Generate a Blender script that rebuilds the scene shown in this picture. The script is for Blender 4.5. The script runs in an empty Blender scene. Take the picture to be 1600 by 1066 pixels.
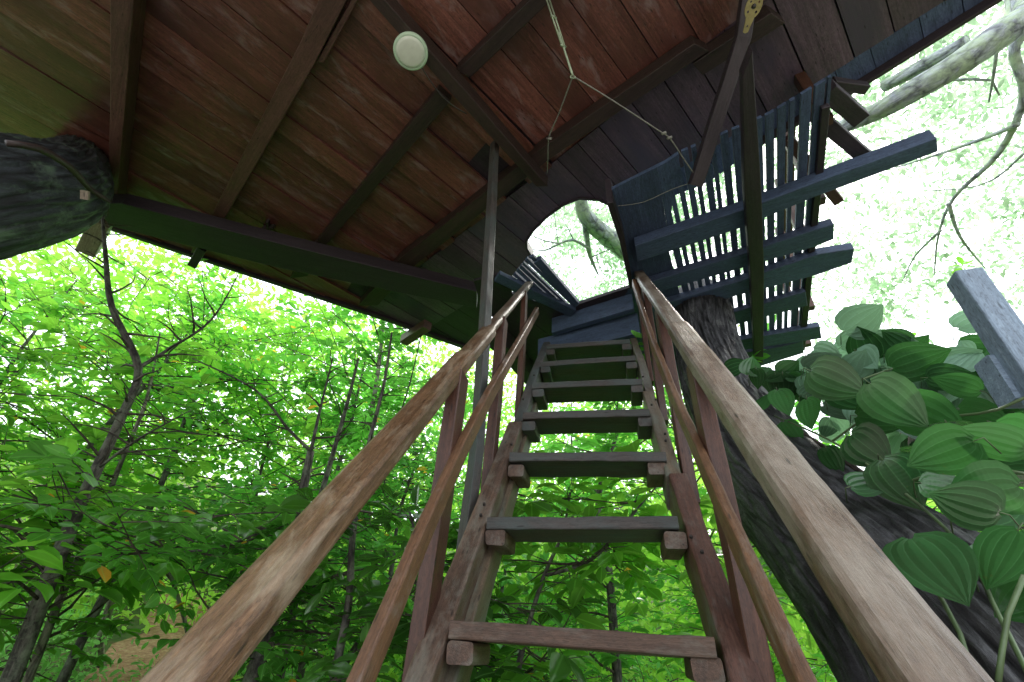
import bpy, bmesh, math, random
import numpy as np
from mathutils import Vector, Matrix, noise
rnd = random.Random(7)
RNG = np.random.default_rng(11)
PI = math.pi
rad = math.radians
sc = bpy.context.scene
C = sc.collection
EYE = 1.62                      # eye height over the ground at the foot of the stairs

# ---------------------------------------------------------------- camera geometry
FPX = 711.0                     # 16 mm lens on full frame, in photo pixels
PITCH, ROLL = 0.605, 0.067
F = Vector((0, math.cos(PITCH), math.sin(PITCH)))
U0 = Vector((0, -math.sin(PITCH), math.cos(PITCH)))
R0 = Vector((1, 0, 0))
R = R0*math.cos(ROLL) + U0*math.sin(ROLL)
U = -R0*math.sin(ROLL) + U0*math.cos(ROLL)
def ray(x, y): return (F*FPX + R*(x-800) + U*(533-y)).normalized()
def P(x, y, h):
    d = ray(x, y); return d*(h/d.z)
def D(x, y, t): return ray(x, y)*t
def AZ(a): return Vector((math.sin(rad(a)), math.cos(rad(a)), 0))

# ---------------------------------------------------------------- object helpers
def tag(o, label=None, cat=None, group=None, kind=None):
    if label: o['label'] = label
    if cat: o['category'] = cat
    if group: o['group'] = group
    if kind: o['kind'] = kind
    return o
def thing(name, label, cat, loc=(0, 0, 0), group=None):
    o = bpy.data.objects.new(name, None); C.objects.link(o)
    o.empty_display_size = .1
    o.location = loc
    return tag(o, label, cat, group)
def link(name, me, mat, parent=None, smooth=False):
    o = bpy.data.objects.new(name, me); C.objects.link(o)
    if mat: me.materials.append(mat)
    if smooth and len(me.polygons): me.polygons.foreach_set('use_smooth', [True]*len(me.polygons))
    if parent:
        o.parent = parent
        o.matrix_parent_inverse = Matrix.Translation(parent.location).inverted()
    return o
class MB:
    """collects vertices, faces and grain coordinates"""
    def __init__(s): s.v = []; s.f = []; s.g = []
    def add(s, vs, fs, gs=None):
        b = len(s.v)
        s.v += [tuple(p) for p in vs]; s.f += [tuple(b+i for i in q) for q in fs]
        s.g += [tuple(q) for q in (gs if gs else vs)]
        return s
    def mesh(s, name):
        me = bpy.data.meshes.new(name); me.from_pydata(s.v, [], s.f)
        at = me.attributes.new('gc', 'FLOAT_VECTOR', 'POINT')
        at.data.foreach_set('vector', np.array(s.g, dtype=np.float32).ravel())
        me.update(); return me
    def build(s, name, mat, parent=None, smooth=False): return link(name, s.mesh(name), mat, parent, smooth)

def section(w, h, c):
    """chamfered rectangle, counter-clockwise"""
    a, b = w/2, h/2
    out = []
    for sx, sy, t0 in ((1, 1, 0), (-1, 1, 90), (-1, -1, 180), (1, -1, 270)):
        for k in range(3):
            t = rad(t0+45*k); out.append((sx*(a-c)+c*math.cos(t), sy*(b-c)+c*math.sin(t)))
    return out
def sweep(mb, pts, w, h, up=Vector((0, 0, 1)), c=.006, seg=.08, jit=.002, ws=None, twist=0, seed=None):
    """timber: a chamfered rectangular section swept along pts; w is across, h along 'up'"""
    pts = [Vector(p) for p in pts]
    r = random.Random(seed if seed is not None else rnd.random())
    fine = []; L = 0
    for i in range(len(pts)-1):
        d = (pts[i+1]-pts[i]).length; n = max(1, int(d/seg))
        for k in range(n): fine.append((pts[i].lerp(pts[i+1], k/n), L+d*k/n))
        L += d
    fine.append((pts[-1], L))
    off = Vector((r.uniform(-50, 50), r.uniform(-50, 50), r.uniform(-50, 50)))
    vs = []; gs = []; n = len(fine)
    for i, (p, s) in enumerate(fine):
        a = fine[max(0, i-1)][0]; b = fine[min(n-1, i+1)][0]
        t = (b-a).normalized(); x = t.cross(up).normalized(); y = x.cross(t)
        k = 1+(noise.noise(off+Vector((s*3, 0, 0)))*jit*16)
        wx = 1 if ws is None else ws[0]+(ws[1]-ws[0])*s/max(L, 1e-6)
        tw = twist*s/max(L, 1e-6)
        dx = noise.noise(off+Vector((s*2.2, 5, 0)))*jit*1.5; dy = noise.noise(off+Vector((s*2.2, 9, 0)))*jit*1.5
        for j, (u, v) in enumerate(section(w*wx*k, h*wx, c)):
            jj = noise.noise(off+Vector((s*14, u*40, v*40)))*jit
            u2 = u*math.cos(tw)-v*math.sin(tw)+dx; v2 = u*math.sin(tw)+v*math.cos(tw)+dy
            vs.append(p+x*(u2+jj)+y*(v2+jj)); gs.append((s+off.x, u+off.y, v+off.z))
    m = 12; fs = []
    for i in range(n-1):
        for j in range(m):
            fs.append((i*m+j, i*m+(j+1) % m, (i+1)*m+(j+1) % m, (i+1)*m+j))
    fs.append(tuple(range(m-1, -1, -1))); fs.append(tuple((n-1)*m+j for j in range(m)))
    mb.add(vs, fs, gs); return mb
def timber(name, pts, w, h, mat, parent, **k):
    return sweep(MB(), pts, w, h, **k).build(name, mat, parent)
def poly_clip(poly, n, d):
    """keep the side n.p <= d of a 2-d polygon"""
    out = []
    for i in range(len(poly)):
        a, b = poly[i], poly[(i+1) % len(poly)]
        fa, fb = n[0]*a[0]+n[1]*a[1]-d, n[0]*b[0]+n[1]*b[1]-d
        if fa <= 0: out.append(a)
        if fa*fb < 0:
            t = fa/(fa-fb); out.append((a[0]+(b[0]-a[0])*t, a[1]+(b[1]-a[1])*t))
    return out
def area(p): return sum(p[i][0]*p[(i+1) % len(p)][1]-p[(i+1) % len(p)][0]*p[i][1] for i in range(len(p)))/2
def slab(mb, poly, h0, h1, az, seed=None, bev=.002, tilt=0):
    """flat board: 2-d polygon from height h0 (underside) to h1, grain along azimuth az"""
    if len(poly) < 3: return mb
    A = area(poly)
    if abs(A) < 2e-4: return mb
    if A < 0: poly = poly[::-1]
    d = AZ(az); q = Vector((d.y, -d.x, 0)); r = random.Random(seed if seed is not None else rnd.random())
    off = (r.uniform(-50, 50), r.uniform(-50, 50), r.uniform(-50, 50))
    n = len(poly)
    cx = sum(p[0] for p in poly)/n; cy = sum(p[1] for p in poly)/n
    tx, ty = r.uniform(-tilt, tilt), r.uniform(-tilt, tilt)
    def z(p, h): return h+(p[0]-cx)*tx+(p[1]-cy)*ty
    vs = [Vector((p[0], p[1], z(p, h0))) for p in poly]+[Vector((p[0], p[1], z(p, h1))) for p in poly]
    gs = [(v.dot(d)+off[0], v.dot(q)+off[1], v.z+off[2]) for v in vs]
    fs = [tuple(range(n-1, -1, -1)), tuple(range(n, 2*n))]+[(i, (i+1) % n, n+(i+1) % n, n+i) for i in range(n)]
    return mb.add(vs, fs, gs)
def pxpoly(pts, h): return [tuple(P(x, y, h)[:2]) for x, y in pts]
def strips(mb, poly, az, pitch, gap, h0, h1, jit=0, tilt=0, seed=1, cuts=None, skip=None):
    """boards side by side along azimuth az, clipped to poly"""
    r = random.Random(seed); q = (math.cos(rad(az)), -math.sin(rad(az)))
    ds = [p[0]*q[0]+p[1]*q[1] for p in poly]; a = min(ds)+r.uniform(-.5, 0)*pitch; d = AZ(az)
    i = 0
    while a < max(ds):
        w = pitch*(1+r.uniform(-jit, jit)); g = gap*(1+r.uniform(-.4, .4))
        b = poly_clip(poly_clip(poly, (-q[0], -q[1]), -a), q, a+w-g)
        if len(b) > 2 and not (skip and i in skip):
            if cuts:                                        # butt joints
                c = r.choice(cuts)
                s1 = poly_clip(b, (d.x, d.y), c-.0015); s2 = poly_clip(b, (-d.x, -d.y), -c-.0015)
                for s in (s1, s2):
                    if len(s) > 2: slab(mb, s, h0+r.uniform(0, .006), h1, az, seed=r.random(), tilt=tilt)
            else: slab(mb, b, h0+r.uniform(0, .004), h1, az, seed=r.random(), tilt=tilt)
        a += w; i += 1
    return mb

def tube(mb, pts, radii, n=8, disp=None, seg=None, caps=True):
    """round limb through pts (Catmull-Rom), radii per point"""
    pts = [Vector(p) for p in pts]
    if seg:
        P2 = []; r2 = []
        for i in range(len(pts)-1):
            p0 = pts[max(0, i-1)]; p1 = pts[i]; p2 = pts[i+1]; p3 = pts[min(len(pts)-1, i+2)]
            k = max(1, int((p2-p1).length/seg))
            for j in range(k):
                t = j/k
                P2.append(.5*((2*p1)+(p2-p0)*t+(2*p0-5*p1+4*p2-p3)*t*t+(3*p1-p0-3*p2+p3)*t**3))
                r2.append(radii[i]+(radii[i+1]-radii[i])*t)
        P2.append(pts[-1]); r2.append(radii[-1]); pts, radii = P2, r2
    m = len(pts); x = None; s = 0; vs = []; gs = []; ox = rnd.uniform(-40, 40)
    for i, p in enumerate(pts):
        t = (pts[min(m-1, i+1)]-pts[max(0, i-1)])
        t = t.normalized() if t.length > 1e-9 else Vector((0, 0, 1))
        if x is None:
            x = t.cross(Vector((.3, .2, 1)) if abs(t.z) < .9 else Vector((1, 0, 0))).normalized()
        else: x = (x-t*x.dot(t)).normalized()
        y = t.cross(x)
        if i: s += (p-pts[i-1]).length
        for j in range(n):
            a = 2*PI*j/n; r = radii[i]
            if disp: r += disp(a, s, r)
            vs.append(p+x*(r*math.cos(a))+y*(r*math.sin(a)))
            gs.append((s+ox, math.cos(a)*radii[i], math.sin(a)*radii[i]))
    fs = [(i*n+j, i*n+(j+1) % n, (i+1)*n+(j+1) % n, (i+1)*n+j) for i in range(m-1) for j in range(n)]
    if caps: fs += [tuple(range(n-1, -1, -1)), tuple((m-1)*n+j for j in range(n))]
    return mb.add(vs, fs, gs)

# ---------------------------------------------------------------- materials
def newmat(name):
    m = bpy.data.materials.new(name); m.use_nodes = True
    nt = m.node_tree; nt.nodes.clear(); out = nt.nodes.new('ShaderNodeOutputMaterial')
    return m, nt, out
def N(nt, kind, **k):
    n = nt.nodes.new(kind)
    for a, v in k.items():
        if a.startswith('i_'): n.inputs[a[2:].replace('_', ' ')].default_value = v
        else: setattr(n, a, v)
    return n
def ramp(nt, fac, stops):
    r = nt.nodes.new('ShaderNodeValToRGB'); e = r.color_ramp.elements
    while len(e) < len(stops): e.new(.5)
    for i, (p, c) in enumerate(stops):
        e[i].position = p; e[i].color = (*c, 1) if len(c) == 3 else c
    nt.links.new(fac, r.inputs[0]); return r.outputs[0]
def mixc(nt, fac, a, b, mode='MIX'):
    m = nt.nodes.new('ShaderNodeMix'); m.data_type = 'RGBA'; m.blend_type = mode
    for s, v in ((m.inputs[0], fac), (m.inputs[6], a), (m.inputs[7], b)):
        if isinstance(v, (int, float)): s.default_value = v
        elif isinstance(v, tuple): s.default_value = (*v, 1) if len(v) == 3 else v
        else: nt.links.new(v, s)
    return m.outputs[2]
def gcoord(nt, scale):
    a = N(nt, 'ShaderNodeAttribute', attribute_name='gc')
    mp = N(nt, 'ShaderNodeMapping'); mp.inputs['Scale'].default_value = scale
    nt.links.new(a.outputs['Vector'], mp.inputs[0]); return mp.outputs[0]
def nz(nt, vec, scale, detail=4, rough=.6, dist=0):
    n = N(nt, 'ShaderNodeTexNoise'); n.inputs['Scale'].default_value = scale; n.inputs['Detail'].default_value = detail
    n.inputs['Roughness'].default_value = rough; n.inputs['Distortion'].default_value = dist
    nt.links.new(vec, n.inputs['Vector']); return n.outputs['Fac']
def wood(name, dark, mid, light, patch=None, patch_amt=.5, rough=.5, bump=.35, spec=.5, board=.25, stain=None):
    m, nt, out = newmat(name)
    b = N(nt, 'ShaderNodeBsdfPrincipled')
    fine = nz(nt, gcoord(nt, (2.2, 60, 60)), 1.6, 6, .65, .3)
    broad = nz(nt, gcoord(nt, (.9, 14, 14)), 1.0, 4, .55, .8)
    col = ramp(nt, fine, [(.28, dark), (.5, mid), (.74, light)])
    vfine = nz(nt, gcoord(nt, (24, 190, 190)), 1.7, 5, .7, .6); speck = nz(nt, gcoord(nt, (60, 110, 110)), 1.3, 3, .6)
    col = mixc(nt, .75, col, ramp(nt, vfine, [(.33, (.22,)*3), (.47, (.95,)*3), (.70, (1.6,)*3)]), 'MULTIPLY')
    mott = nz(nt, gcoord(nt, (16, 34, 34)), 1.3, 6, .7, .5)
    col = mixc(nt, .8, col, ramp(nt, mott, [(.32, (.5,)*3), (.5, (1,)*3), (.7, (1.45,)*3)]), 'MULTIPLY')
    col = mixc(nt, .7, col, ramp(nt, speck, [(.36, (.35,)*3), (.46, (1,)*3), (.66, (1,)*3), (.76, (1.5,)*3)]), 'MULTIPLY')
    col = mixc(nt, .45, col, ramp(nt, broad, [(.3, dark), (.6, mid), (.8, light)]))
    if patch:
        pn = nz(nt, gcoord(nt, (2.5, 7, 7)), 1.6, 6, .7, .4)
        pm = ramp(nt, pn, [(.62-patch_amt*.35, (0, 0, 0)), (.80-patch_amt*.25, (1, 1, 1))])
        col = mixc(nt, pm, col, patch)
    if stain:
        sn = nz(nt, gcoord(nt, (1.1, 2.6, 2.6)), 1.2, 5, .62)
        col = mixc(nt, ramp(nt, sn, [(.48, (0, 0, 0)), (.66, (1, 1, 1))]), col, stain, 'MIX')
    big = nz(nt, gcoord(nt, (.35, 1.3, 1.3)), 1.0, 3)
    col = mixc(nt, 1.0, col, ramp(nt, big, [(.3, (1-board,)*3), (.7, (1+board,)*3)]), 'MULTIPLY')
    # small dark knots, holes and specks
    v = N(nt, 'ShaderNodeTexVoronoi'); v.inputs['Scale'].default_value = 1
    nt.links.new(gcoord(nt, (9, 38, 38)), v.inputs['Vector'])
    col = mixc(nt, ramp(nt, v.outputs['Distance'], [(.07, (.75,)*3), (.15, (0,)*3)]), col, tuple(x*.25 for x in dark))
    nt.links.new(col, b.inputs['Base Color'])
    rr = N(nt, 'ShaderNodeMapRange'); rr.inputs['To Min'].default_value = rough-.16; rr.inputs['To Max'].default_value = min(1, rough+.25)
    nt.links.new(broad, rr.inputs[0]); nt.links.new(rr.outputs[0], b.inputs['Roughness'])
    b.inputs['Specular IOR Level'].default_value = spec
    bp = N(nt, 'ShaderNodeBump'); bp.inputs['Strength'].default_value = bump; bp.inputs['Distance'].default_value = .004
    hm = N(nt, 'ShaderNodeMath', operation='ADD'); nt.links.new(fine, hm.inputs[0]); nt.links.new(vfine, hm.inputs[1]); nt.links.new(hm.outputs[0], bp.inputs['Height']); nt.links.new(bp.outputs[0], b.inputs['Normal'])
    nt.links.new(b.outputs[0], out.inputs[0]); return m
def bark(name, dark, light, lichen=None, amt=.5, sc_=(3, 22, 22), bump=.8, rough=.75):
    m, nt, out = newmat(name); b = N(nt, 'ShaderNodeBsdfPrincipled')
    a = nz(nt, gcoord(nt, sc_), 1.5, 8, .7, .6); c = nz(nt, gcoord(nt, (6, 6, 6)), 1.2, 6, .7)
    col = ramp(nt, a, [(.35, dark), (.62, light)])
    vo = N(nt, 'ShaderNodeTexVoronoi'); vo.feature = 'DISTANCE_TO_EDGE'; vo.inputs['Scale'].default_value = 1.0
    vm = mixc(nt, .3, gcoord(nt, (sc_[0]*2.2, sc_[1]*1.3, sc_[2]*1.3)), N(nt, 'ShaderNodeTexNoise').outputs['Color']); nt.links.new(vm, vo.inputs['Vector'])
    crack = ramp(nt, vo.outputs['Distance'], [(.0, (.12,)*3), (.16, (1,)*3)]); col = mixc(nt, .85, col, crack, 'MULTIPLY')
    fn = nz(nt, gcoord(nt, (25, 70, 70)), 1.5, 5, .75); col = mixc(nt, .8, col, ramp(nt, fn, [(.35, (.45,)*3), (.65, (1.6,)*3)]), 'MULTIPLY')
    if lichen: col = mixc(nt, ramp(nt, c, [(.6-.3*amt, (0,)*3), (.75-.2*amt, (1,)*3)]), col, lichen)
    nt.links.new(col, b.inputs['Base Color']); b.inputs['Roughness'].default_value = rough
    bp = N(nt, 'ShaderNodeBump'); bp.inputs['Strength'].default_value = bump; bp.inputs['Distance'].default_value = .015
    h1 = mixc(nt, .5, a, crack); h2 = mixc(nt, .3, h1, fn); nt.links.new(h2, bp.inputs['Height']); nt.links.new(bp.outputs[0], b.inputs['Normal'])
    nt.links.new(b.outputs[0], out.inputs[0]); return m
def leafmat(name, shade, light, trans, tfac=.5, gloss=.08, rough=.3, vein=0, old=None):
    """light and transmitted colour vary from leaf to leaf with the 'tone' attribute"""
    m, nt, out = newmat(name)
    t = N(nt, 'ShaderNodeAttribute', attribute_name='tone')
    col = ramp(nt, t.outputs['Fac'], [(0, shade), (.97, light)] + ([(.985, old)] if old else []))
    tr = ramp(nt, t.outputs['Fac'], [(0, tuple(x*.28 for x in trans)), (.97, trans)] + ([(.985, tuple(min(1, x*2) for x in old))] if old else []))
    nrm = None
    if not vein:
        g = N(nt, 'ShaderNodeAttribute', attribute_name='gc'); s = N(nt, 'ShaderNodeSeparateXYZ'); nt.links.new(g.outputs['Vector'], s.inputs[0])
        ab = N(nt, 'ShaderNodeMath', operation='ABSOLUTE'); nt.links.new(s.outputs[0], ab.inputs[0])
        rb_ = ramp(nt, ab.outputs[0], [(.012, (.6,)*3), (.03, (0,)*3)]); col = mixc(nt, rb_, col, tuple(min(1, x*1.8+.03) for x in light))
    if vein:
        g = N(nt, 'ShaderNodeAttribute', attribute_name='gc'); s = N(nt, 'ShaderNodeSeparateXYZ')
        nt.links.new(g.outputs['Vector'], s.inputs[0])
        def M(op, a, b=None):
            n = N(nt, 'ShaderNodeMath', operation=op)
            for i, q in enumerate((a, b)):
                if q is None: continue
                if isinstance(q, (int, float)): n.inputs[i].default_value = q
                else: nt.links.new(q, n.inputs[i])
            return n.outputs[0]
        ab = M('ABSOLUTE', s.outputs[0])
        d1 = M('ABSOLUTE', M('SUBTRACT', ab, .38)); d2 = M('ABSOLUTE', M('SUBTRACT', ab, .74))
        dd = M('MINIMUM', M('MINIMUM', ab, d1), d2)
        wv = N(nt, 'ShaderNodeTexWave'); wv.inputs['Scale'].default_value = 4.5; wv.inputs['Distortion'].default_value = 2.5; wv.bands_direction = 'Y'
        nt.links.new(g.outputs['Vector'], wv.inputs['Vector'])
        lines = ramp(nt, dd, [(.008, (.55,)*3), (.03, (0,)*3)])
        col = mixc(nt, lines, col, tuple(min(1, x*1.7+.02) for x in light)); tr = mixc(nt, lines, tr, tuple(x*.5 for x in trans))
        tcv = N(nt, 'ShaderNodeTexCoord'); bl = nz(nt, tcv.outputs['Object'], 26, 5, .7); bl2 = nz(nt, tcv.outputs['Object'], 5, 2, .5)
        col = mixc(nt, ramp(nt, bl, [(.66, (0,)*3), (.74, (.8,)*3)]), col, (.10, .075, .02))
        col = mixc(nt, 1.0, col, ramp(nt, bl2, [(.35, (.55,)*3), (.65, (1.4,)*3)]), 'MULTIPLY')
        hh = mixc(nt, .12, ramp(nt, dd, [(0, (0,)*3), (.17, (1,)*3)]), wv.outputs['Color'])
        bp = N(nt, 'ShaderNodeBump'); bp.inputs['Strength'].default_value = .5; bp.inputs['Distance'].default_value = .006
        nt.links.new(hh, bp.inputs['Height']); nrm = bp.outputs[0]
    df = N(nt, 'ShaderNodeBsdfDiffuse'); nt.links.new(col, df.inputs[0])
    tl = N(nt, 'ShaderNodeBsdfTranslucent'); nt.links.new(tr, tl.inputs[0])
    mx = N(nt, 'ShaderNodeMixShader'); mx.inputs[0].default_value = tfac
    nt.links.new(df.outputs[0], mx.inputs[1]); nt.links.new(tl.outputs[0], mx.inputs[2])
    gl = N(nt, 'ShaderNodeBsdfGlossy'); gl.inputs['Roughness'].default_value = rough
    lw = N(nt, 'ShaderNodeLayerWeight'); lw.inputs[0].default_value = .35
    mr = N(nt, 'ShaderNodeMapRange'); mr.inputs['To Min'].default_value = gloss*.5; mr.inputs['To Max'].default_value = gloss*4
    nt.links.new(lw.outputs['Fresnel'], mr.inputs[0])
    m2 = N(nt, 'ShaderNodeMixShader'); nt.links.new(mr.outputs[0], m2.inputs[0])
    nt.links.new(mx.outputs[0], m2.inputs[1]); nt.links.new(gl.outputs[0], m2.inputs[2])
    if nrm:
        nt.links.new(nrm, df.inputs['Normal'])
        b2 = N(nt, 'ShaderNodeBump'); b2.inputs['Strength'].default_value = .14; b2.inputs['Distance'].default_value = .005
        nt.links.new(hh, b2.inputs['Height']); nt.links.new(b2.outputs[0], gl.inputs['Normal'])
    nt.links.new(m2.outputs[0], out.inputs[0]); return m
def plain(name, col, rough=.5, metal=0, noise_amt=.3, scale=30):
    m, nt, out = newmat(name); b = N(nt, 'ShaderNodeBsdfPrincipled')
    tc = N(nt, 'ShaderNodeTexCoord'); a = nz(nt, tc.outputs['Object'], scale, 4)
    c = mixc(nt, 1.0, col, ramp(nt, a, [(.3, (1-noise_amt,)*3), (.7, (1+noise_amt*.3,)*3)]), 'MULTIPLY')
    nt.links.new(c, b.inputs['Base Color']); b.inputs['Roughness'].default_value = rough; b.inputs['Metallic'].default_value = metal
    nt.links.new(b.outputs[0], out.inputs[0]); return m

W_RAIL = wood('rail_wood', (.038, .020, .010), (.120, .066, .032), (.215, .132, .070), (.26, .21, .145), .42, .36, .5, .5)
W_RAILR = wood('rail_wood_grey', (.036, .022, .013), (.098, .060, .036), (.17, .117, .075), (.225, .195, .155), .55, .33, .5, .5)
W_LOW = wood('lower_rail_wood', (.06, .028, .014), (.14, .07, .034), (.23, .125, .068), (.22, .19, .16), .2, .4, .4)
W_POST = wood('baluster_wood', (.03, .012, .008), (.07, .028, .016), (.115, .052, .032), None, 0, .42, .35)
W_STR = wood('stringer_wood', (.035, .021, .014), (.09, .052, .034), (.16, .10, .068), (.17, .16, .13), .45, .5, .6)
W_STRR = wood('stringer_wood_red', (.035, .017, .012), (.09, .040, .027), (.15, .08, .055), (.14, .14, .12), .3, .45, .5)
W_STRG = wood('stringer_wood_pale', (.05, .036, .022), (.12, .088, .056), (.19, .15, .105), (.12, .14, .11), .5, .5, .6)
W_TREAD = wood('tread_wood', (.022, .020, .018), (.058, .048, .042), (.115, .095, .08), (.045, .062, .058), .6, .5, .5)
W_BOARD = wood('floor_board_wood', (.036, .014, .011), (.135, .050, .036), (.23, .100, .074), (.21, .155, .15), .25, .32, .35, .6, .42, (.075, .027, .020))
W_BOARDM = wood('glare_blend_board_wood', (.03, .022, .028), (.085, .058, .075), (.14, .10, .13), None, 0, .45, .35, .5, .35, (.05, .04, .06))  # in-between tint, painting the glare's fade from brown to navy boards
W_BOARDG = wood('glare_tint_board_wood', (.030, .045, .08), (.060, .088, .155), (.09, .128, .22), None, 0, .5, .35, .4, .3)  # blue veil of glare painted into the outer boards
W_JOIST = wood('joist_wood', (.012, .007, .006), (.028, .016, .013), (.052, .030, .023), None, 0, .45, .4)
W_JOISTP = wood('joist_wood_brown', (.04, .019, .015), (.095, .046, .036), (.14, .074, .06), None, 0, .4, .4)
W_BEAMD = wood('dark_beam_wood', (.012, .008, .011), (.026, .018, .024), (.042, .031, .038), None, 0, .5, .4)
W_BLUE = wood('haze_tint_slat_wood', (.026, .042, .078), (.050, .080, .145), (.078, .120, .205), None, 0, .6, .4)  # landing timber with bluish haze mixed into its colour
W_PALE = wood('pale_block_wood', (.10, .08, .055), (.2, .165, .12), (.3, .26, .2), None, 0, .5, .4)
B_HERO = bark('leaning_trunk_bark', (.006, .006, .007), (.075, .076, .082), (.16, .17, .16), .10, (2.4, 24, 24), 1.0, .5)
B_DARK = bark('dark_trunk_bark', (.005, .007, .009), (.040, .050, .055), (.10, .15, .10), .25, (2.5, 16, 16), 1.0, .6)
B_MOSS = bark('hazed_mossy_bark', (.12, .14, .16), (.40, .44, .48), (.34, .44, .28), .6, (4, 12, 12), .5)  # mossy bark, with bright haze painted in as the pale bluish base
B_TREE = bark('forest_bark', (.028, .024, .02), (.11, .10, .085), (.16, .19, .13), .35, (4, 20, 20), .5)
B_TWIG = bark('twig_bark', (.03, .022, .016), (.09, .07, .05), None, 0, (8, 40, 40), .3)
B_PALE = bark('pale_bark', (.09, .08, .06), (.25, .23, .18), (.2, .24, .16), .4, (4, 20, 20), .5)
YEL = (.62, .30, .03)
W_HAZY = wood('haze_tint_post_wood', (.14, .19, .25), (.2, .27, .35), (.3, .38, .46), None, 0, .6, .3)  # post wood carrying a painted blue-grey haze
L_NEAR = leafmat('leaf_bright', (.05, .16, .022), (.17, .48, .05), (.42, 1.0, .09), .57, .05, .25, 0, YEL)
L_MID = leafmat('leaf_mid', (.045, .14, .024), (.12, .38, .05), (.26, .86, .10), .54, .055, .25, 0, YEL)
L_DARK = leafmat('leaf_dark', (.018, .055, .014), (.08, .22, .035), (.17, .55, .045), .48, .07, .22)
L_COOL = leafmat('leaf_cool', (.038, .13, .034), (.14, .42, .085), (.27, .88, .12), .53, .06, .25, 0, YEL)
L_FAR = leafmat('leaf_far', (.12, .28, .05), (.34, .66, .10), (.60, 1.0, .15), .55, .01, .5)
L_SKY = leafmat('leaf_canopy_hazed', (.26, .40, .27), (.42, .55, .40), (.68, .95, .60), .6, .01, .6)  # canopy leaf colour paled to paint in haze and overexposure
L_VINE = leafmat('vine_leaf', (.012, .045, .018), (.045, .15, .045), (.10, .36, .07), .42, .07, .22, 1)
L_UNDER = leafmat('undergrowth_leaf', (.06, .17, .05), (.20, .46, .12), (.4, .85, .2), .45, .02, .5)

# ---------------------------------------------------------------- leaves
def leaf_template(detail):
    if detail == 2:       # broad vine leaf, grid of q across and t along
        T = [0, .05, .14, .26, .40, .55, .70, .83, .93, 1.0]
        Wd = [.07, .30, .41, .455, .445, .39, .295, .175, .07, .003]; Q = [-1, -.72, -.36, 0, .36, .72, 1]
        v = []; g = []
        for t, w in zip(T, Wd):
            for q in Q:
                back = -.07*abs(q)**1.5*(1-t)*(1 if t < .2 else 0)
                v.append((q*w, t+back-.10*t*t*0, -.10*(1-abs(q))*w-.16*t*t+.02*math.cos(q*8)*w)); g.append((q, t, 0))
        n = len(Q); f = [(i*n+j, i*n+j+1, (i+1)*n+j+1, (i+1)*n+j) for i in range(len(T)-1) for j in range(n-1)]
        return np.array(v), f, np.array(g)
    if detail == 1:
        v = [(0, 0, 0), (0, .28, -.01), (0, .62, -.03), (0, .85, -.07), (0, 1, -.12), (-.15, .20, .05), (-.26, .50, .07), (-.20, .78, .02), (.17, .22, .04), (.25, .48, .06), (.19, .76, .03)]
        f = [(0, 1, 5), (1, 2, 6, 5), (2, 3, 7, 6), (3, 4, 7), (0, 8, 1), (1, 8, 9, 2), (2, 9, 10, 3), (3, 10, 4)]
        return np.array(v), f, np.array(v)
    v = [(0, 0, 0), (0, .5, -.03), (0, 1, -.1), (-.2, .3, .04), (-.2, .68, .03), (.2, .3, .04), (.2, .68, .03)]
    f = [(0, 1, 4, 3), (1, 2, 4), (0, 5, 6, 1), (1, 6, 2)]
    return np.array(v), f, np.array(v)
LT = [leaf_template(i) for i in range(3)]
def leaves_obj(name, pos, dr, nrm, size, tone, mat, parent=None, detail=1, width=None):
    pos = np.asarray(pos, float); n = len(pos)
    V, Fc, G = LT[detail]
    y = np.asarray(dr, float); y /= np.linalg.norm(y, axis=1, keepdims=True)+1e-9
    x = np.cross(y, np.asarray(nrm, float)); x /= np.linalg.norm(x, axis=1, keepdims=True)+1e-9
    z = np.cross(x, y); size = np.asarray(size, float)[:, None, None]
    wd = np.ones(n) if width is None else np.asarray(width, float); wd = wd[:, None, None]
    curl = RNG.uniform(.3, 1.7, n)[:, None, None]
    vs = pos[:, None, :]+size*(V[None, :, 0:1]*x[:, None, :]*wd+V[None, :, 1:2]*y[:, None, :]+V[None, :, 2:3]*z[:, None, :]*curl)
    k = len(V); vs = vs.reshape(-1, 3)
    loops = []; starts = []; tot = []; c = 0
    base = np.concatenate([np.array(f) for f in Fc]); lens = np.array([len(f) for f in Fc])
    li = (np.arange(n)[:, None]*k+base[None, :]).ravel(); lt = np.tile(lens, n); ls = np.concatenate([[0], np.cumsum(lt)[:-1]])
    me = bpy.data.meshes.new(name); me.vertices.add(len(vs)); me.vertices.foreach_set('co', vs.astype(np.float32).ravel())
    me.loops.add(len(li)); me.loops.foreach_set('vertex_index', li.astype(np.int32))
    me.polygons.add(len(lt)); me.polygons.foreach_set('loop_start', ls.astype(np.int32)); me.polygons.foreach_set('loop_total', lt.astype(np.int32))
    me.update(calc_edges=True)
    a = me.attributes.new('tone', 'FLOAT', 'POINT'); a.data.foreach_set('value', np.repeat(np.asarray(tone, np.float32), k))
    if detail >= 1:
        a = me.attributes.new('gc', 'FLOAT_VECTOR', 'POINT'); a.data.foreach_set('vector', np.tile(G.astype(np.float32), (n, 1)).ravel())
    me.polygons.foreach_set('use_smooth', np.ones(len(lt), bool))
    me.update()
    return link(name, me, mat, parent)
def tone_arr(n, lo=0, hi=.95, yellow=.004, pos=None):
    t = RNG.random(n)
    if pos is not None:
        c = np.array([.5+.95*noise.noise(Vector(p)*1.7)+.35*noise.noise(Vector(p)*5.1) for p in pos])
        t = np.clip(.62*c+.38*t, 0, 1)
    t = lo+(hi-lo)*t; t[RNG.random(n) < yellow] = 1.0; return t

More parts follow.
